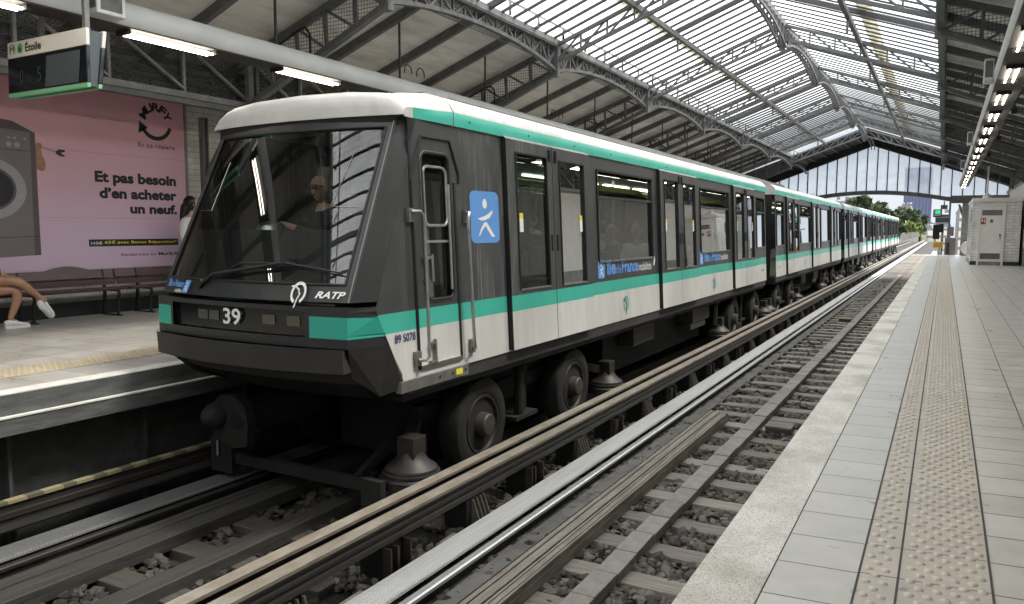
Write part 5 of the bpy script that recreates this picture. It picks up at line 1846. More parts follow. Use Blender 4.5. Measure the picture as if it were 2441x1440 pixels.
# ------------------------------------------------------------------ left side: wall, fascia, poster, bench, sign
XWL, XFL = -10.5, -9.2
W1 = thing('station_wall', (XWL, 10, 0), 'white glazed brick wall along the back of the far platform', 'wall')
m = MB(); m.box(XWL - .2, XWL, YS, YE, .26, 3.15); m.build('brick_face', 'wallbrick', W1)
m = MB(); m.box(XWL - .2, XWL + .012, YS, YE, 0, .20); m.build('skirting', 'skirt', W1)
m = MB(); m.box(XWL - .2, XWL + .02, YS, YE, .2005, .2595); m.build('plinth_strip', 'marble', W1)
for k, y in enumerate(np.arange(3.2, 40, 5.0)):
    m = MB()
    m.box(-10.16, -10.06, y - .05, y - .03, 0, 2.93); m.box(-10.16, -10.06, y + .03, y + .05, 0, 2.93); m.box(-10.12, -10.10, y - .0299, y + .0299, 0, 2.93)
    m.bar((-10.11, y, 2.0), (-9.4, y, 2.9), .05, .05); m.bar((-10.11, y + .06, 1.7), (-10.4, y + .5, 2.4), .04, .04)
    m.build('wall_post', 'steel', W1)
m = MB()
for k, y in enumerate(np.arange(8.9, 40, 1.25)):
    m.bar((-10.46, y, .3), (-10.46, y, 2.93), .05, .05)
m.build('wall_ribs', 'steel_light', W1)
m = MB(); m.box(-10.5, -6.45, 44.35, 44.5, 0, 2.55); m.build('end_panel', 'boothbrick', W1)
def fascia(s, y0, label):
    x = X(s, FAS)
    root = thing('fascia_truss', (x, 10, 3.1), label, 'fascia truss', 'mesh backed fascia trusses')
    m = MB()
    m.bar((x, YS, 3.05), (x, YE - 1, 3.05), .07, .085); m.bar((x, YS, 3.80), (x, YE - 1, 3.80), .06, .06)
    m.build('chords', 'steel_light', root)
    m = MB()
    yy = y0
    while yy < YE - 2:
        m.bar((x, yy, 3.09), (x, yy, 3.8), .05, .04); m.bar((x + .01, yy, 3.76), (x + .01, yy + 1.09, 3.12), .055, .03)
        yy += 1.09 if int((yy - y0) / 1.09 + .5) % 2 else 1.11
    m.build('lattice', 'steel_light', root)
    m = MB(); m.quad((x + s * .05, YS, 3.08), (x + s * .05, YE - 1, 3.08), (x + s * .05, YE - 1, 3.82), (x + s * .05, YS, 3.82)); m.build('expanded_mesh', 'expanded', root)
    m = MB()
    xw = X(s, WALL + .1)
    m.prism_y([(x - s * .03, 2.93), (x - s * .03, 3.0), (xw, 3.24), (xw, 3.18)], YS, YE - 1); m.build('soffit', 'steel', root)
    m = MB(); a, b = sorted((X(s, WALL - .05), X(s, WALL + .1))); m.box(a, b, YS, YE - 1, 3.2, 3.6); m.build('back_panel', 'roofdark', root)
    m = MB()
    for k in range(90):                                # cables and pipes behind the mesh
        yy = -4 + k * .5
        m.bar((x + s * .45, yy, 3.1), (x + s * .45, yy, 3.7 if k % 3 else 3.4), .05, .05)
    for z, r_ in ((3.15, .03), (3.3, .045), (3.42, .025), (3.56, .04)):
        m.tube([(x + s * .4, YS, z), (x + s * .4, YE - 1, z)], r_, 8)
    m.build('cables', 'steel_dark', root)
    m = MB()
    for k in range(26):
        yy = 4.4 + k * 1.6 + random.uniform(-.4, .4)
        m.lathe((x + s * .33, yy, random.choice((3.3, 3.42, 3.56))), (-s, 0, 0), [(0, .028), (.03, .03), (.05, .014)], 8)
    m.build('pipe_clips', 'alu', root)
    return root
fascia(-1, 4.96, 'mesh backed grey truss above the pink poster on the far side')
fascia(1, 4.96, 'mesh backed grey truss high over the near platform')

# poster
YP0, YP1, ZP0, ZP1 = 4.05, 8.11, .50, 3.15
PX = XWL + .045
AD = thing('poster', (PX, 6, .5), 'large pink advertising poster with washing machine and black lettering', 'poster')
m = MB(); m.box(XWL + .005, PX, YP0, YP1, ZP0, 3.14); m.build('poster_sheet', 'pink', AD)
m = MB(); m.box(XWL + .005, PX + .012, YP1 + .001, YP1 + .045, ZP0, 3.15); m.build('poster_frame', 'steel_light', AD)
UP, RT = (0, 0, 1), (0, 1, 0)
def T(body, y, z, wd, ht, mt='ink', bold=.0): return text(body, (PX, y, z), RT, UP, wd, ht, mt, AD, bold=bold, thick=.002)
T('Et pas besoin', 6.625, 1.832, 1.30, .19, bold=.047)
T("d\u2019en acheter", 6.683, 1.650, 1.243, .145, bold=.047)
T('un neuf.', 7.145, 1.440, .78, .135, bold=.047)
m = MB(); m.quad((PX + .002, 6.49, .962), (PX + .002, 7.93, .962), (PX + .002, 7.93, 1.062), (PX + .002, 6.49, 1.062)); m.build('price_bar', 'ad_black', AD)
text('115\u20ac', (PX + .003, 6.52, .985), RT, UP, .16, .05, 'logo_white', AD)
m = MB(); m.quad((PX + .006, 6.515, 1.005), (PX + .006, 6.69, 1.005), (PX + .006, 6.69, 1.013), (PX + .006, 6.515, 1.013)); m.build('price_strike', 'logo_white', AD)
text('65\u20ac avec Bonus R\u00e9paration*', (PX + .003, 6.72, .985), RT, UP, 1.185, .058, 'ad_yellow', AD, bold=.02)
T('Rendez-vous sur', 6.967, .815, .58, .042); T('Murfy.fr', 7.58, .800, .352, .058, bold=.03)
T('Et \u00e7a r\u00e9pare', 7.312, 2.405, .62, .085)
cy, cz = 7.622, 2.815
for ch, a, sc_ in (('M', 152, 1.15), ('U', 121, 1.0), ('R', 88, 1.0), ('F', 57, .9), ('Y', 27, 1.0)):
    a = R(a); r_ = .255
    ud = Vector((0, math.cos(a), math.sin(a))); rd = Vector((0, math.sin(a), -math.cos(a)))
    p = Vector((PX, cy, cz)) + ud * (r_ - .095) - rd * (.062 * sc_)
    text(ch, p, rd, ud, .124 * sc_, .118, 'ink', AD, bold=.04)
m = MB()
aa = np.linspace(R(205), R(345), 20)
P_ = [(PX + .002, cy + .275 * math.cos(a), cz + .275 * math.sin(a)) for a in aa]; Q_ = [(PX + .002, cy + .215 * math.cos(a), cz + .215 * math.sin(a)) for a in aa]
for k in range(19): m.quad(P_[k], P_[k + 1], Q_[k + 1], Q_[k])
m.add([(PX + .002, 7.325, 2.62), (PX + .002, 7.345, 2.81), (PX + .002, 7.485, 2.715)], [(0, 1, 2)])
m.build('emblem', 'ink', AD)
m = MB()
for z in (1.36, 2.27): m.quad((PX + .0008, YP0, z), (PX + .0008, YP1, z + .004), (PX + .0008, YP1, z + .0065), (PX + .0008, YP0, z + .0025))
m.build('paper_seams', 'ad_grey', AD)
# printed washing machine, arm and spanner
def flat(pts, mt, name, k): 
    m = MB(); m.add([(PX + .0015 * k, y, z) for y, z in pts], [tuple(range(len(pts)))]); return m.build(name, mt, AD)
flat([(4.3, .80), (5.828, .865), (5.828, 2.46), (4.3, 2.52)], 'ad_grey', 'printed_appliance', 1)
flat([(5.745, .862), (5.828, .865), (5.828, 2.46), (5.765, 2.463)], 'ad_grey2', 'printed_side', 2)
flat([(4.3, 2.52), (5.765, 2.463), (5.828, 2.46), (5.55, 2.585), (4.3, 2.66)], 'ad_grey2', 'printed_top', 2)
flat([(4.3, 2.205), (5.765, 2.215), (5.765, 2.222), (4.3, 2.212)], 'ad_black', 'printed_line', 3)
flat([(4.3, 1.055), (5.828, 1.11), (5.828, 1.117), (4.3, 1.062)], 'ad_black', 'printed_line', 3)
dc = (5.20, 1.715)
flat([(dc[0] + .485 * math.cos(a), dc[1] + .395 * math.sin(a)) for a in np.linspace(0, 6.283, 48, endpoint=False)], 'ad_silver', 'printed_door', 3)
flat([(dc[0] + .36 * math.cos(a), dc[1] + .29 * math.sin(a)) for a in np.linspace(0, 6.283, 48, endpoint=False)], 'ad_grey2', 'printed_door_ring', 4)
flat([(dc[0] + .325 * math.cos(a), dc[1] + .26 * math.sin(a)) for a in np.linspace(0, 6.283, 48, endpoint=False)], 'ad_black', 'printed_door_glass', 5)
for yk in (5.495, 5.597):
    flat([(yk + .034 * math.cos(a), 2.285 + .034 * math.sin(a)) for a in np.linspace(0, 6.283, 20, endpoint=False)], 'ad_silver', 'printed_knob', 3)
for yk in (5.50, 5.57, 5.70):
    flat([(yk + .02 * math.cos(a), 2.37 + .014 * math.sin(a)) for a in np.linspace(0, 6.283, 14, endpoint=False)], 'ad_silver', 'printed_button', 3)
flat([(5.828, 1.99), (5.90, 1.97), (5.945, 2.0), (5.95, 2.08), (5.915, 2.17), (5.90, 2.25), (5.925, 2.29), (5.90, 2.335), (5.85, 2.34), (5.828, 2.31)], 'skin', 'printed_arm', 2)
flat([(5.905, 2.268), (6.10, 2.225), (6.10, 2.245), (5.905, 2.298)], 'ad_silver', 'printed_spanner', 3)
flat([(6.09, 2.215), (6.13, 2.19), (6.19, 2.18), (6.215, 2.20), (6.17, 2.215), (6.165, 2.235), (6.22, 2.25), (6.205, 2.275), (6.14, 2.275), (6.09, 2.25)], 'ad_black', 'printed_spanner_jaw', 3)

# benches
def bench(y0, y1, legs, label, hump=None):
    root = thing('bench', (-10.2, (y0 + y1) / 2, 0), label, 'bench', 'wooden benches on the far platform')
    m = MB()
    top = [(-10.36, y0, .555), (-10.36, y1, .555), (-10.385, y1, .645)]
    pts = [(y0, .53), (y1, .53), (y1, .645)]
    if hump:
        pts += [(hump + .30 - .6 * k / 10, .645 + .055 * math.sin(math.pi * k / 10)) for k in range(11)]
    pts += [(y0, .645)]
    m.poly([(-10.36 - (z - .53) * .3, y, z) for y, z in pts], (-.028, 0, 0)); m.build('back_board', 'bench', root)
    m = MB(); m.box(-10.345, -10.318, y0, y1, .425, .50); m.build('back_board', 'bench', root, bevel=.004)
    for k, x in enumerate((-10.30, -10.20, -10.10)):
        m = MB(); m.box(x, x + .085, y0 + .01, y1 - .01, .365 - (.012 if k == 1 else 0), .395 - (.012 if k == 1 else 0)); m.build('seat_board', 'bench_red', root, bevel=.006)
    for y in legs:
        m = MB()
        m.tube([(-10.03, y, .36), (-10.015, y, .30), (-10.05, y, .22), (-10.06, y, .12), (-10.05, y, .01)], .021, 8)
        m.bar((-10.37, y, .02), (-10.34, y, .40), .035, .035); m.bar((-10.34, y, .38), (-10.40, y, .64), .025, .03)
        m.bar((-10.36, y, .352), (-10.02, y, .352), .03, .022); m.bar((-10.42, y, .008), (-9.98, y, .008), .045, .014)
        m.build('leg', 'black', root)
    return root
bench(4.35, 6.77, (4.5, 5.47, 6.62), 'plum wooden bench with a hump in its back board, under the pink poster', 6.13)
bench(6.80, 9.2, (7.13, 8.1, 9.0), 'plum wooden bench beyond the humped one, partly behind the train front', 8.2)

# luminaires
def luminaire(s, label):
    xc_ = X(s, 4.02)
    root = thing('luminaire', (xc_, 10, 3.3), label, 'luminaire', 'long luminaires over the platforms')
    a, b = X(s, 3.85), X(s, 4.20)
    m = MB()
    pr = [(a, 3.23), (a - s * .025, 3.27), (a - s * .03, 3.35), (a - s * .005, 3.43), (a + s * .05, 3.475), (a + s * .15, 3.49), (b - s * .1, 3.485), (b, 3.45), (b + s * .02, 3.38), (b, 3.235)]
    m.prism_y(pr, -24, 41)
    m.build('housing', 'lum', root, smooth=True)
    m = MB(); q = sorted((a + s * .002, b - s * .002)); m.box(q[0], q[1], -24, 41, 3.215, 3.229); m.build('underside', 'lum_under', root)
    yy = 3.0 - 2.055 * 10
    while yy < 40:
        for d in (.095, .185):
            m = MB(); x = a + s * d
            m.tube([(x, yy, 3.180), (x, yy + 1.02, 3.180)], .0125, 8); m.build('tube', 'tube', root)
        m = MB(); q = sorted((a + s * .05, a + s * .24)); m.box(q[0], q[1], yy - .05, yy - .01, 3.17, 3.214); m.box(q[0], q[1], yy + 1.03, yy + 1.07, 3.17, 3.214); m.build('tube_holder', 'lum_under', root)
        yy += 2.055
    return root
luminaire(-1, 'long grey luminaire with lit tubes hanging over the far platform')
luminaire(1, 'long grey luminaire with lit tubes hanging over the near platform')
def lamp_box(s, y, label):
    a = X(s, 3.85)
    root = thing('loudspeaker', (a, y, 3.4), label, 'loudspeaker', 'box loudspeakers on the luminaires')
    x0, x1 = sorted((a - s * .14, a - s * .026))
    m = MB(); m.box(x0, x1, y - .15, y + .15, 3.25, 3.55); m.build('cabinet', 'lum', root, bevel=.012)
    m = MB(); m.box(x0 + .012, x1 - .012, y - .155, y - .1505, 3.30, 3.52); q = a - s * .143; m.box(min(q, q + s * .002), max(q, q + s * .002), y - .11, y + .11, 3.29, 3.51); m.build('grille', 'concrete', root)
lamp_box(-1, 4.72, 'white box loudspeaker on the far luminaire, above the hanging sign')
for y, lb in ((12.6, 'white box loudspeaker on the near luminaire, nearest to the viewer'), (21.5, 'box loudspeaker on the near luminaire, second along'), (30, 'small box loudspeaker near the far end of the near luminaire')):
    lamp_box(1, y, lb)

# hanging sign
SG = thing('platform_sign', (-7.45, 4.35, 3.02), 'hanging two-sided platform sign with a dark screen and green lower edge', 'sign')
def sgn(u, z): return (-8.098 + 1.28 * u + .065 * (3.024 - z) / .54, 4.30 - .05 * (3.024 - z) / .54, z)
def sgb(u, z): return (-8.098 + 1.28 * u + .065 * (3.024 - z) / .54, 4.50 - .05 * (3.024 - z) / .54 - .06 * (3.024 - z) / .54, z)
for nm, mt, z0, z1 in (('header', 'sign_white', 2.866, 3.024), ('screen', 'screen', 2.527, 2.8655), ('green_edge', 'sign_green', 2.484, 2.5265)):
    m = MB()
    m.add([sgn(0, z0), sgn(1, z0), sgn(1, z1), sgn(0, z1)] + [(q[0], q[1] + .035, q[2]) for q in (sgn(0, z0), sgn(1, z0), sgn(1, z1), sgn(0, z1))],
          [(0, 1, 2, 3), (7, 6, 5, 4), (0, 4, 5, 1), (1, 5, 6, 2), (2, 6, 7, 3), (3, 7, 4, 0)])
    m.build(nm, mt, SG, bevel=.006)
    m = MB()
    m.add([sgb(0, z0), sgb(1, z0), sgb(1, z1), sgb(0, z1)] + [(q[0], q[1] - .035, q[2]) for q in (sgb(0, z0), sgb(1, z0), sgb(1, z1), sgb(0, z1))],
          [(0, 1, 2, 3), (7, 6, 5, 4), (0, 4, 5, 1), (1, 5, 6, 2), (2, 6, 7, 3), (3, 7, 4, 0)])
    m.build('back_' + nm, mt, SG, bevel=.006)
m = MB(); q = [sgn(.02, 2.50), sgn(.985, 2.50), sgn(.985, 3.01), sgn(.02, 3.01)]; q2 = [sgb(.02, 2.50), sgb(.985, 2.50), sgb(.985, 3.01), sgb(.02, 3.01)]
m.add([(p[0], p[1] + .036, p[2]) for p in q] + [(p[0], p[1] - .036, p[2]) for p in q2], [(0, 1, 2, 3), (7, 6, 5, 4), (0, 4, 5, 1), (1, 5, 6, 2), (2, 6, 7, 3), (3, 7, 4, 0)])
m.build('sign_core', 'sign_grey', SG)
m = MB(); m.bar((-7.0, 4.42, 3.0), (-7.0, 4.42, 4.35), .045, .045); m.bar((-7.72, 4.42, 3.0), (-7.72, 4.42, 3.23), .045, .045); m.build('hanger', 'alu_dull', SG)
SU = (0.065 / .54 * -1, .05 / .54, 1)
def ST(b, u, z, wd, ht, mt, bold=0.0): p = sgn(u, z); return text(b, (p[0], p[1] - .003, p[2]), (1, 0, 0), SU, wd, ht, mt, SG, bold=bold)
ST('\u00c9toile', .247, 2.905, .262, .10, 'ink', .02)
def ring(u, z, r, mt, fill):
    c = sgn(u, z); m = MB(); n = 26
    for k in range(n):
        a, b = 2 * math.pi * k / n, 2 * math.pi * (k + 1) / n
        r0 = 0 if fill else r * .87
        f = lambda t, rr: (c[0] + rr * math.cos(t), c[1] - .004, c[2] + rr * math.sin(t))
        m.quad(f(a, r0), f(b, r0), f(b, r), f(a, r))
    m.build('emblem', mt, SG)
ring(.072, 2.945, .052, 'ink', False); ring(.175, 2.945, .052, 'sign_green', True)
ST('M', .046, 2.912, .066, .066, 'ink', 0); p = sgn(.160, 2.912); text('6', (p[0], p[1] - .006, p[2]), (1, 0, 0), SU, .042, .066, 'ink', SG, bold=.02)
ST('0', .17, 2.60, .06, .14, 'lcd'); ST('5', .395, 2.60, .07, .14, 'lcd')
m = MB(); a, b = sgn(.49, 2.54), sgn(.93, 2.83); m.quad((a[0], a[1] - .003, 2.54), (b[0], a[1] - .003, 2.54), (b[0], b[1] - .003, 2.83), (a[0], b[1] - .003, 2.83)); m.build('screen_panel', 'sign_grey', SG)

# ------------------------------------------------------------------ right side: booth, wall, signals
BO = thing('tiled_booth', (1.5, 32.6, 0), 'small white brick booth with a louvred door at the end of the near platform', 'booth')
m = MB(); m.box(.85, 2.30, 32, 37.5, .14, 2.25); m.build('wall', 'boothbrick', BO)
m = MB(); m.box(.84, .8499, 31.99, 37.5, .14, 2.25); m.build('side_wall', 'boothside', BO)
m = MB(); m.box(.83, 2.30, 31.98, 37.5, 0, .1395); m.build('skirting', 'skirt', BO)
m = MB(); m.box(.82, 2.32, 31.97, 37.5, 2.2505, 2.37); m.build('roof', 'white', BO)
m = MB(); m.box(1.03, 1.09, 31.94, 31.999, .0, 2.10); m.box(1.77, 1.83, 31.94, 31.999, .0, 2.10); m.box(1.03, 1.83, 31.94, 31.999, 2.1005, 2.16); m.build('door_frame', 'white', BO)
DR = MB(); DR.box(1.0905, 1.7695, 31.96, 31.998, .13, 2.10); DRo = DR.build('door', 'white', BO)
m = MB(); m.box(1.0905, 1.7695, 31.955, 31.998, 0, .128); m.build('kick_plate', 'marble', BO)
for z0, z1 in ((1.76, 1.94), (.22, .42)):
    m = MB(); m.box(1.13, 1.73, 31.952, 31.9595, z0, z1, 0)
    for k in range(7):
        zz = z0 + .012 + k * (z1 - z0 - .02) / 7
        m.bar((1.14, 31.948, zz), (1.72, 31.948, zz), .012, .014, 1)
    m.build('louvre', ['steel_dark', 'steel_light'], DRo)
m = MB(); m.box(1.68, 1.72, 31.93, 31.9595, 1.02, 1.10); m.bar((1.70, 31.935, 1.04), (1.71, 31.935, .90), .015, .015); m.build('handle', 'black', DRo)
m = MB(); m.box(1.10, 1.25, 31.953, 31.9595, 1.45, 1.66, 0); m.box(1.125, 1.165, 31.951, 31.9529, 1.53, 1.62, 1); m.box(1.20, 1.225, 31.951, 31.9529, 1.50, 1.62, 1); m.build('red_notice', ['red', 'logo_white'], DRo)
m = MB(); m.add([(1.38, 31.955, 1.50), (1.47, 31.955, 1.50), (1.47, 31.955, 1.58), (1.425, 31.955, 1.64), (1.38, 31.955, 1.58)], [(0, 1, 2, 3, 4)]); m.build('pictogram', 'concrete', DRo)
m = MB(); m.box(.825, .8395, 33.3, 33.6, 1.55, 2.0); m.build('side_plate', 'steel_dark', BO)
W2 = thing('station_wall', (2.4, 20, 0), 'white wall with grey marble skirting beside the booth on the near platform', 'wall')
m = MB(); m.box(2.40, 2.6, 14, 40, .62, 2.92); m.build('wall_face', 'wall_plain', W2)
m = MB(); m.box(2.39, 2.6, 14, 40, .0, .6195); m.build('skirting', 'marble', W2)
W3 = thing('platform_building', (3.6, 2, 0), 'white brick wall behind the viewer on the near platform', 'wall')
m = MB(); m.box(3.9, 4.1, YS, 13.9, 0, 3.1); m.build('wall_face', 'wall_plain', W3)

m = MB(); m.tube([(1.28, 33, 3.55), (1.28, 33, 2.55)], .03, 8)
PL = thing('hanging_loudspeaker', (1.28, 33, 2.4), 'pale loudspeaker hanging on a pole above the booth', 'loudspeaker')
m.build('pole', 'lum', PL)
m = MB(); m.lathe((1.28, 33, 2.58), (0, 0, -1), [(0, .05), (.05, .10), (.18, .15), (.2, .15)], 14); m.box(1.14, 1.42, 32.9, 33.1, 2.30, 2.3799); m.build('horn', 'lum', PL)

SGN = thing('track_signal', (-.2, YE, 0), 'cluster of signal boxes with a green light at the end of the near platform', 'signal')
m = MB(); m.box(-.55, -.16, 44.2, 44.5, 1.88, 2.28); m.build('mirror_housing', 'skirt', SGN, bevel=.04)
m = MB(); m.box(-.50, -.21, 44.19, 44.1995, 1.95, 2.24); m.build('mirror_face', 'alu', SGN)
m = MB(); m.box(-.44, -.24, 44.18, 44.1895, 2.06, 2.22, 0); m.build('green_light', 'greensign', SGN)
m = MB(); m.box(-.44, .17, 44.24, 44.55, 1.62, 2.02); m.build('signal_box', 'sign_grey', SGN, bevel=.02)
m = MB(); m.box(-.42, .16, 44.22, 44.2395, 1.85, 1.88); m.box(-.42, .16, 44.22, 44.2395, 1.92, 1.945); m.box(-.78, .12, 44.2, 44.3, 1.55, 1.60); m.build('box_trim', 'alu', SGN)
m = MB(); m.box(-.52, -.22, 44.3, 44.6, .78, 1.52); m.box(-.26, -.05, 44.22, 44.5, 1.12, 1.56); m.build('black_boards', 'black', SGN, bevel=.02)
m = MB(); m.box(-.23, .07, 44.25, 44.45, 2.28, 2.49); m.tube([(-.08, 44.35, 2.49), (-.08, 44.35, 2.68)], .03, 8); m.add([(-.14, 44.249, 2.43), (-.02, 44.249, 2.43), (-.08, 44.249, 2.33)], [(0, 1, 2)], 1); m.build('lantern', ['concrete', 'black'], SGN)
m = MB(); m.box(-.05, .14, 44.26, 44.3, 2.10, 2.26); m.build('white_plate', 'logo_white', SGN)
m = MB(); m.bar((.18, 44.4, 0), (.18, 44.4, 2.7), .09, .09); m.bar((-.1, 44.4, 0), (-.1, 44.4, 1.2), .06, .06); m.build('post', 'steel', SGN)
CBX = thing('cabinet', (.27, YE, 0), 'grey equipment cabinet beside the signal at the platform end', 'cabinet')
m = MB(); m.box(.03, .52, 44.1, 44.25, .0, .86); m.build('cabinet_body', 'steel_light', CBX, bevel=.01)
m = MB(); m.box(.10, .24, 44.05, 44.0995, .05, .62); m.build('pipe_cover', 'steel_dark', CBX)
m = MB(); m.box(.10, .40, 44.0, 44.25, .95, 1.40); m.build('upper_box', 'steel_light', CBX, bevel=.01)
m = MB(); m.tube([(.2, 43.97, 1.05), (.27, 43.97, 1.16), (.36, 43.97, 1.06), (.3, 43.97, .96)], .014, 6); m.build('red_handle', 'red', CBX)
YB_ = thing('yellow_box', (-.27, YE, .4), 'amber plastic box on short posts at the end of the platform edge', 'box')
m = MB(); m.box(-.48, -.06, 44.0, 44.2, .36, .64); m.build('box_body', 'amber', YB_, bevel=.03)
m = MB(); m.bar((-.2, 44.1, 0), (-.2, 44.1, .36), .05, .05); m.build('post', 'alu_dull', YB_)
DD = thing('round_cover', (1.0, YE - .5, .3), 'big pale round cover leaning between the column and the booth', 'round cover')
m = MB(); m.lathe((1.06, 43.3, .36), (0, -1, .1), [(0, .36), (.06, .36), (.10, .32), (.11, .05)], 26); m.build('disc', 'wall_plain', DD, smooth=True)
m = MB(); m.box(.74, 1.1, 43.35, 43.5, 0, .78); m.build('back_box', 'marble', DD)
tag((lambda o: o)(MB().box(-.62, -.4, YE + .1, 60, -.4, -.2).build('cable_trough', 'white')), 'white cable trough running on beyond the platform end', 'cable trough')

# ------------------------------------------------------------------ people
def add_hand(J, E, wrist, fwd, upv, side, s=1.0):
    """palm, four fingers and a thumb grown from joint index wrist; fwd = finger direction, upv = back of the hand"""
    f = Vector(fwd).normalized(); u = Vector(upv).normalized(); r = f.cross(u).normalized() * side
    w0 = Vector(J[wrist][:3])
    pi = len(J)
    p = w0 + f * .05 * s
    J.append((*p, (.030 * s, .016 * s))); E.append((wrist, pi))
    for k, (off, ln) in enumerate(((-.028, .066), (-.010, .076), (.010, .070), (.027, .055))):
        a = p + f * .03 * s + r * off * s
        b = a + f * ln * .5 * s - u * .010 * s
        c = b + f * ln * .4 * s - u * .026 * s
        i = len(J)
        J += [(*a, .0105 * s), (*b, .0092 * s), (*c, .0078 * s)]
        E += [(pi, i), (i, i + 1), (i + 1, i + 2)]
    a = w0 + f * .03 * s - r * .035 * s
    b = a + f * .035 * s - r * .022 * s - u * .01 * s
    i = len(J)
    J += [(*a, .013 * s), (*b, .010 * s)]; E += [(wrist, i), (i, i + 1)]

def head(parent, c, face, mt, hair=None, k=1.0, bald=False):
    """skull with jaw, nose, ears, eyes and mouth; face = horizontal direction the face points"""
    c = Vector(c); f = Vector(face).normalized(); r = f.cross(Vector((0, 0, 1))).normalized()
    rz = math.atan2(f.y, f.x)
    def sq(q):
        q = q.copy()
        if q.z < -.1: q.x *= 1 + .10 * q.z; q.y *= 1 + .32 * q.z
        if q.x > .3 and q.z < .3: q.x *= .98
        return q
    h = ell('head', c, (.098 * k, .076 * k, .118 * k), mt, parent, 20, (0, 0, rz), sq)
    m = MB()
    tip = c + f * .112 * k - Vector((0, 0, .018 * k))
    b1, b2 = c + f * .088 * k + Vector((0, 0, .022 * k)), c + f * .085 * k - Vector((0, 0, .034 * k))
    m.add([b1, tip, b2 + r * .016 * k, b2 - r * .016 * k], [(0, 1, 2), (0, 3, 1), (1, 3, 2)])
    m.build('nose', mt, h)
    m = MB()
    for s in (-1, 1):
        m.lathe(c + r * s * .074 * k - f * .01 * k - Vector((0, 0, .005)), r * s, [(0, .012), (.006, .028 * k), (.012, .026 * k), (.014, .01)], 10)
    m.build('ears', mt, h, smooth=True)
    m = MB(); m.bar(c + f * .083 * k - Vector((0, 0, .062 * k)) - r * .022 * k, c + f * .083 * k - Vector((0, 0, .062 * k)) + r * .022 * k, .012, .008); m.build('mouth', 'ad_grey2', h)
    m = MB()
    for s in (-1, 1): m.lathe(c + f * .082 * k + r * s * .032 * k + Vector((0, 0, .012 * k)), f, [(0, .011), (.006, .009), (.008, .002)], 8)
    m.build('eyes', 'ink', h)
    return h

def seated(x, y, shirt, hair, face=(0, 1, 0), label='', group=None, zs=.46, bald=False, skinm='skin_pale', arms=None):
    """seated figure facing along face; one continuous body with clothing over it"""
    f = Vector(face).normalized(); r = f.cross(Vector((0, 0, 1)))
    root = thing('person', (x, y, zs), label, 'person', group)
    B = Vector((x, y, zs))
    def P(a, b, c): return tuple(B + r * a + f * b + Vector((0, 0, c)))
    J = [(*P(0, 0, .10), (.15, .11)), (*P(0, -.02, .28), (.135, .10)), (*P(0, -.03, .45), (.165, .10)), (*P(0, -.02, .56), (.07, .06)), (*P(0, .0, .64), (.055, .055))]
    E = [(0, 1), (1, 2), (2, 3), (3, 4)]
    for s in (-1, 1):
        i = len(J)
        J += [(*P(s * .19, -.02, .50), .062), (*P(s * .235, .06, .24), .048)]
        hand = P(s * .12, .32, .20) if not arms else tuple(Vector(arms[0 if s < 0 else 1]))
        J += [(*hand, .032)]
        E += [(2, i), (i, i + 1), (i + 1, i + 2)]
        add_hand(J, E, i + 2, f - Vector((0, 0, .15)), (0, 0, 1), s)
        i = len(J)
        J += [(*P(s * .10, .06, .08), .085), (*P(s * .12, .46, .08), .066), (*P(s * .12, .44, -.36), .045), (*P(s * .12, .58, -.41), .04)]
        E += [(0, i), (i, i + 1), (i + 1, i + 2), (i + 2, i + 3)]
    b = skin('body', J, E, skinm, root)
    C = [(*P(0, -.01, .07), (.18, .14)), (*P(0, -.02, .28), (.175, .14)), (*P(0, -.02, .46), (.205, .14)), (*P(0, -.01, .59), (.09, .09))]
    CE = [(0, 1), (1, 2), (2, 3)]
    for s in (-1, 1):
        i = len(C)
        hd = Vector(P(s * .12, .32, .20) if not arms else arms[0 if s < 0 else 1])
        el = Vector(P(s * .238, .06, .24))
        C += [(*P(s * .195, -.02, .50), .074), (*el, .060), (*el.lerp(hd, .82), .044)]
        CE += [(2, i), (i, i + 1), (i + 1, i + 2)]
    skin('jacket', C, CE, shirt, root)
    hc = P(0, .03, .755)
    head(root, hc, f, skinm)
    if not bald:
        hh = ell('hair', Vector(hc) - f * .018 + Vector((0, 0, .028)), (.094, .086, .108), hair, root, 16, (0, 0, math.atan2(f.y, f.x)), lambda q: Vector((q.x * (.62 if q.x > 0 and q.z < .45 else 1), q.y, max(q.z, -.75 if q.x < 0 else -.1))))
    return root

# driver in the cab
DRV = seated(-5.02, 5.36, 'cloth_dark', 'hair_grey', (-.12, -1, 0), 'bald driver in dark jacket and sunglasses sitting behind the windscreen', None, .84, bald=True, skinm='skin_pale',
             arms=((-5.17, 5.02, 1.27), (-5.36, 5.05, 1.27)))
hc = Vector((-5.02 - .0036, 5.36 - .03, .84 + .755))
m = MB()
for s in (-1, 1):
    m.box(hc.x - .005 + s * .036 - .030, hc.x - .005 + s * .036 + .030, hc.y - .106, hc.y - .092, hc.z - .012, hc.z + .030)
m.box(hc.x - .02, hc.x + .01, hc.y - .103, hc.y - .095, hc.z + .012, hc.z + .024)
m.bar((hc.x + .068, hc.y - .095, hc.z + .018), (hc.x + .078, hc.y + .01, hc.z + .012), .008); m.bar((hc.x - .075, hc.y - .095, hc.z + .018), (hc.x - .078, hc.y + .01, hc.z + .012), .008)
m.build('sunglasses', 'gloss_black', DRV, bevel=.006)
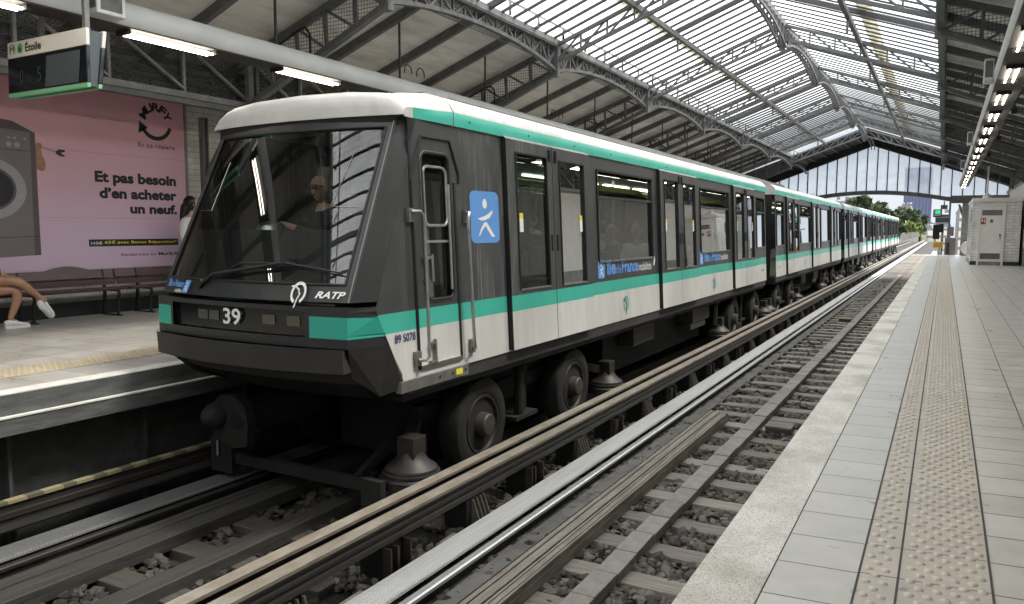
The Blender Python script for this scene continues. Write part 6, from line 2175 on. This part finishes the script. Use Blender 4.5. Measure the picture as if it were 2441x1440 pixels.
# passengers behind the first windows
G = 'passengers seen through the train windows'
seated(-4.0, 9.52, 'cloth_dark', 'hair', (0, 1, 0), 'passenger in a dark jacket by the first big window, seen from behind', G)
seated(-4.30, 10.70, 'cloth_grey', 'hair_grey', (.25, -1, 0), 'passenger in a grey jacket by the first big window, facing the cab', G)
seated(-3.92, 10.72, 'shirt_white', 'hair', (0, -1, 0), 'passenger in a white top close to the glass of the first big window', G)
seated(-4.0, 14.62, 'shirt_white', 'hair', (0, 1, 0), 'passenger in a white top at the second big window', G)
seated(-3.95, 15.70, 'cloth_grey', 'hair', (0, -1, 0), 'passenger in grey at the second big window', G)

# woman seated on the bench, legs crossed
PS = thing('person', (-10.15, 4.75, .40), 'person in white t-shirt and cream shorts sitting cross-legged on the bench', 'person')
J = [(-10.16, 4.72, .51, (.15, .12)), (-10.19, 4.70, .68, (.13, .10)), (-10.21, 4.68, .87, (.16, .10)), (-10.20, 4.68, .98, (.06, .055)), (-10.19, 4.69, 1.06, (.05, .05))]
E = [(0, 1), (1, 2), (2, 3), (3, 4)]
i = len(J)                                           # near arm, hand on the lap
J += [(-10.08, 4.83, .92, .058), (-10.02, 5.03, .72, .044), (-9.98, 5.12, .63, .030)]; E += [(2, i), (i, i + 1), (i + 1, i + 2)]
add_hand(J, E, i + 2, (.0, .8, -.5), (.5, .3, .8), 1, .95)
i = len(J)
J += [(-10.30, 4.55, .91, .056), (-10.24, 4.62, .70, .042), (-10.08, 4.78, .63, .030)]; E += [(2, i), (i, i + 1), (i + 1, i + 2)]
add_hand(J, E, i + 2, (.6, .6, -.2), (0, 0, 1), -1, .95)
i = len(J)                                           # leg on the floor
J += [(-10.07, 4.84, .48, .085), (-9.90, 5.20, .455, .062), (-9.875, 5.19, .34, .056), (-9.88, 5.09, .10, .035), (-9.86, 5.20, .05, .032)]
E += [(0, i), (i, i + 1), (i + 1, i + 2), (i + 2, i + 3), (i + 3, i + 4)]
i = len(J)                                           # crossed leg
J += [(-10.06, 4.82, .58, .088), (-9.87, 5.17, .585, .066), (-9.84, 5.24, .535, .060), (-9.82, 5.43, .355, .036), (-9.80, 5.50, .30, .034)]
E += [(0, i), (i, i + 1), (i + 1, i + 2), (i + 2, i + 3), (i + 3, i + 4)]
skin('body', J, E, 'skin', PS)
C = [(-10.17, 4.72, .50, (.165, .13)), (-10.19, 4.70, .68, (.15, .12)), (-10.21, 4.68, .88, (.18, .12)), (-10.20, 4.68, .97, (.075, .07)),
     (-10.09, 4.82, .925, .072), (-10.04, 4.98, .79, .066), (-10.30, 4.55, .92, .07), (-10.27, 4.60, .80, .062)]
skin('t_shirt', C, [(0, 1), (1, 2), (2, 3), (2, 4), (4, 5), (2, 6), (6, 7)], 'shirt_white', PS)
C = [(-10.17, 4.70, .50, (.17, .13)), (-10.06, 4.84, .50, .105), (-9.98, 5.00, .50, .098), (-10.05, 4.83, .59, .105), (-9.97, 4.99, .60, .092)]
skin('shorts', C, [(0, 1), (1, 2), (0, 3), (3, 4)], 'shorts', PS)
head(PS, (-10.16, 4.71, 1.19), (.75, .6, 0), 'skin')
ell('hair', (-10.18, 4.69, 1.215), (.10, .095, .115), 'hair', PS)
def shoe(name, heel, toe, upv, parent):
    h, t, u = Vector(heel), Vector(toe), Vector(upv).normalized()
    f = (t - h).normalized(); L = (t - h).length; u = (u - f * u.dot(f)).normalized(); r = f.cross(u)
    m = MB()
    secs = [(0, .030, .072), (.08, .036, .082), (.25, .038, .095), (.40, .038, .085), (.58, .044, .060), (.78, .046, .046), (.93, .034, .036), (1.0, .016, .024)]
    n = 10
    vs = []
    for (k, wv, ht) in secs:
        for q in range(n):
            a = 2 * math.pi * q / n
            vs.append(h + f * (k * L) + r * (wv * math.cos(a)) + u * (.026 + max(-.006, ht * .5 + ht * .5 * math.sin(a) - .006)))
    fs = [(i * n + q, i * n + (q + 1) % n, (i + 1) * n + (q + 1) % n, (i + 1) * n + q) for i in range(len(secs) - 1) for q in range(n)]
    fs += [tuple(range(n)), tuple((len(secs) - 1) * n + q for q in range(n))]
    m.add(vs, fs)
    s_ = m.build(name, 'shoe', parent, smooth=True)
    m = MB()
    sole = [(0, .034), (.3, .038), (.6, .046), (.8, .048), (.95, .034), (1.01, .012)]
    pts = [h + f * (k * L) + r * w_ for k, w_ in sole] + [h + f * (k * L) - r * w_ for k, w_ in sole[::-1]]
    m.poly(pts, u * .03); m.build('sole', 'logo_white', s_, bevel=.004)
    m = MB()
    for k in (.36, .44, .52): m.bar(h + f * (k * L) + u * (.105 - (k - .36) * .18) - r * .022, h + f * (k * L) + u * (.105 - (k - .36) * .18) + r * .022, .010, .008)
    m.build('laces', 'shoe', s_)
shoe('trainer', (-9.885, 5.03, .0), (-9.84, 5.30, .0), (0, 0, 1), PS)
shoe('trainer', (-9.845, 5.475, .335), (-9.78, 5.565, .10), (.3, -.75, -.35), PS)
HB = thing('handbag', (-9.98, 4.95, .6), 'small brown bag with a light strap on the lap of the seated person', 'handbag')
m = MB(); m.box(-10.03, -9.93, 4.86, 5.04, .66, .78); m.build('bag_body', 'bench', HB, bevel=.02)
m = MB(); m.tube([(-9.95, 5.02, .77), (-9.94, 5.06, .73), (-9.93, 5.07, .64), (-9.94, 5.02, .58)], .008, 6); m.build('strap', 'shorts', HB)

# woman standing behind the train front
PW_ = thing('person', (-9.98, 7.78, 0), 'dark haired person in white top standing by the poster edge, half hidden by train', 'person')
c0 = (-9.98, 7.80)
J = [(c0[0], c0[1], .90, (.15, .11)), (c0[0], c0[1], 1.10, (.12, .09)), (c0[0], c0[1], 1.30, (.16, .09)), (c0[0], c0[1], 1.42, (.055, .05)), (c0[0] + .01, c0[1] + .02, 1.50, (.048, .048))]
E = [(0, 1), (1, 2), (2, 3), (3, 4)]
for s in (-1, 1):
    i = len(J)
    J += [(c0[0] + s * .06, c0[1] - s * .165, 1.33, .055), (c0[0] + s * .07 + .02, c0[1] - s * .20, 1.08, .042), (c0[0] + .16, c0[1] - s * .13, .92, .030)]
    E += [(2, i), (i, i + 1), (i + 1, i + 2)]
    add_hand(J, E, i + 2, (.8, s * .3, -.3), (0, 0, 1), s, .95)
    i = len(J)
    J += [(c0[0], c0[1] - s * .10, .84, .09), (c0[0] + .02, c0[1] - s * .10, .47, .062), (c0[0] - .01, c0[1] - s * .10, .09, .040), (c0[0] + .13, c0[1] - s * .10, .035, .034)]
    E += [(0, i), (i, i + 1), (i + 1, i + 2), (i + 2, i + 3)]
skin('body', J, E, 'skin_pale', PW_)
C = [(c0[0], c0[1], .88, (.165, .125)), (c0[0], c0[1], 1.10, (.135, .105)), (c0[0], c0[1], 1.31, (.175, .105)), (c0[0], c0[1], 1.40, (.07, .06))]
CE = [(0, 1), (1, 2), (2, 3)]
for s in (-1, 1):
    i = len(C)
    C += [(c0[0] + s * .06, c0[1] - s * .17, 1.335, .068), (c0[0] + s * .07 + .02, c0[1] - s * .205, 1.09, .058), (c0[0] + .12, c0[1] - s * .15, .97, .045)]
    CE += [(2, i), (i, i + 1), (i + 1, i + 2)]
skin('blouse', C, CE, 'shirt_white', PW_)
C = [(c0[0], c0[1], .92, (.16, .125))]
CE = []
for s in (-1, 1):
    i = len(C)
    C += [(c0[0], c0[1] - s * .10, .80, .105), (c0[0] + .02, c0[1] - s * .10, .47, .078), (c0[0] - .01, c0[1] - s * .10, .10, .058)]
    CE += [(0, i), (i, i + 1), (i + 1, i + 2)]
skin('trousers', C, CE, 'cloth_blue', PW_)
head(PW_, (c0[0] + .03, c0[1] + .03, 1.585), (.6, .8, 0), 'skin_pale')
ell('hair', (c0[0] + .005, c0[1] + .0, 1.60), (.105, .10, .118), 'hair', PW_)
C = [(c0[0] - .02, c0[1] - .02, 1.62, (.10, .095)), (c0[0] - .05, c0[1] - .05, 1.48, (.10, .085)), (c0[0] - .06, c0[1] - .09, 1.30, (.085, .05)), (c0[0] - .03, c0[1] - .14, 1.12, (.05, .03))]
skin('long_hair', C, [(0, 1), (1, 2), (2, 3)], 'hair', PW_)

# ------------------------------------------------------------------ outside, beyond the shed
def tree(x, y, zc, rx, ry, rz_, n, mt, label, trunk=.3, ls=.5):
    root = thing('tree', (x, y, -8), label, 'tree', 'trees beyond the station')
    m = MB()
    m.tube([(x, y, -8), (x + .1, y, zc - rz_ * .5), (x, y, zc + rz_ * .3)], [trunk, trunk * .7, trunk * .25], 8)
    for k in range(7):
        a = k * 2.4
        m.tube([(x, y, zc - rz_ * .5 + k * .1 * rz_), (x + math.cos(a) * rx * .6, y + math.sin(a) * ry * .6, zc - rz_ * .1 + k * .1 * rz_)], [trunk * .4, trunk * .1], 6)
    m.build('trunk', 'bark', root)
    cl = [(rng.normal(0, .48), rng.normal(0, .48), rng.normal(0, .45), rng.uniform(.22, .40)) for _ in range(44)]
    vs, fs = [], []
    for k in range(n):
        c = cl[rng.integers(len(cl))]
        d = rng.normal(0, 1, 3); d /= np.linalg.norm(d) + 1e-6
        rr = c[3] * rng.uniform(.35, 1.05)
        p = np.array([x + (c[0] + d[0] * rr) * rx, y + (c[1] + d[1] * rr) * ry, zc + (c[2] + d[2] * rr) * rz_])
        a = rng.normal(0, 1, 3); a /= np.linalg.norm(a); b = np.cross(a, rng.normal(0, 1, 3)); b /= np.linalg.norm(b) + 1e-6
        s = ls * rng.uniform(.8, 1.6)
        i = len(vs)
        vs += [tuple(p - a * s), tuple(p + b * s * .6), tuple(p + a * s), tuple(p - b * s * .6)]
        fs.append((i, i + 1, i + 2, i + 3))
    m = MB(); m.add(vs, fs); m.build('crown', mt, root)
    return root
tree(-12.4, 170, .8, 4.4, 4, 5.2, 15000, 'leaf', 'big dark green tree beyond the gable arch, right of the train roof', .35, .62)
tree(-17.5, 165, .4, 4.2, 4, 5.6, 10000, 'leaf', 'dark green tree farther left, just above the train roof', .35, .62)
tree(-9.9, 262, .0, 2.9, 3, 3.6, 4500, 'leaf_light', 'bright yellow-green tree beside the far curve of the tracks', .25, .6)
tree(-11.5, 300, 3.2, 4.0, 3, 4.6, 4500, 'leaf', 'mid green tree behind the bright yellow-green one', .25, .65)
TW = thing('tower', (-17, 600, -8), 'tall dark blue office tower with pale vertical ribs on the skyline', 'tower')
m = MB(); m.box(-25.8, -8.8, 600, 620, -8, 44); m.build('tower_body', 'tower', TW)
m = MB()
for k in range(9):
    x = -25.8 + 17 * k / 8
    m.box(x - .13, x + .13, 599.5, 599.99, -8, 44)
m.build('ribs', 'zinc', TW)
def block(x0, x1, y, z1, label, mt='facade'):
    root = thing('apartment_building', ((x0 + x1) / 2, y, -8), label, 'building', 'buildings beyond the tracks')
    m = MB(); m.box(x0, x1, y, y + 12, -8, z1); m.build('wall', mt, root)
    m = MB(); m.prism_y([(x0 - .3, z1), (x1 + .3, z1), (x1 - .8, z1 + 2.2), (x0 + .8, z1 + 2.2)], y, y + 12); rf = m.build('roof', 'zinc', root)
    m = MB()
    for k in range(3): m.box(x0 + (x1 - x0) * (.2 + .27 * k), x0 + (x1 - x0) * (.2 + .27 * k) + .9, y + 3, y + 4.5, z1 + 1.5, z1 + 3.6)
    m.build('chimney', 'facade', rf)
block(-16.2, -11.4, 340, 8.5, 'cream apartment building with chimneys in front of the blue tower')
block(-32, -23, 260, 8.0, 'cream apartment building left of the trees above the train roof')
block(-44, -34, 250, 9.0, 'pale apartment building at the far left of the skyline over the train')
block(-9.5, -4.5, 380, 1.2, 'low pale building beneath the blue tower')
block(-4.2, 2.5, 400, 2.6, 'low building with zinc roof right of the blue tower')
block(3.2, 16, 300, 7.0, 'pale apartment building behind the platform end column')
PRP = thing('viaduct_parapet', (-6.8, 150, -1.2), 'grey viaduct parapet along the left of the tracks beyond the station', 'parapet')
m = MB(); m.box(-6.95, -6.7, 46, 420, -8, -.55); m.build('parapet_wall', 'concrete', PRP)
for k, y in enumerate((160, 186, 212, 240, 268, 300, 335)):
    root = thing('arched_screen', (-6.6, y, -.56), 'white rounded screen in the row along the viaduct parapet', 'screen', 'rounded screens along the viaduct')
    m = MB()
    pts = [(-6.6 + .66 * math.cos(a), y, -.56 + 1.35 * math.sin(a)) for a in np.linspace(0, math.pi, 14)]
    m.poly(pts, (0, .4, 0)); m.build('screen_panel', 'marble', root)
m = MB(); m.box(.75, 6, 47, 47.3, -8, .80)
tag(m.build('low_wall', 'concrete'), 'low grey wall behind the column at the platform end', 'wall')
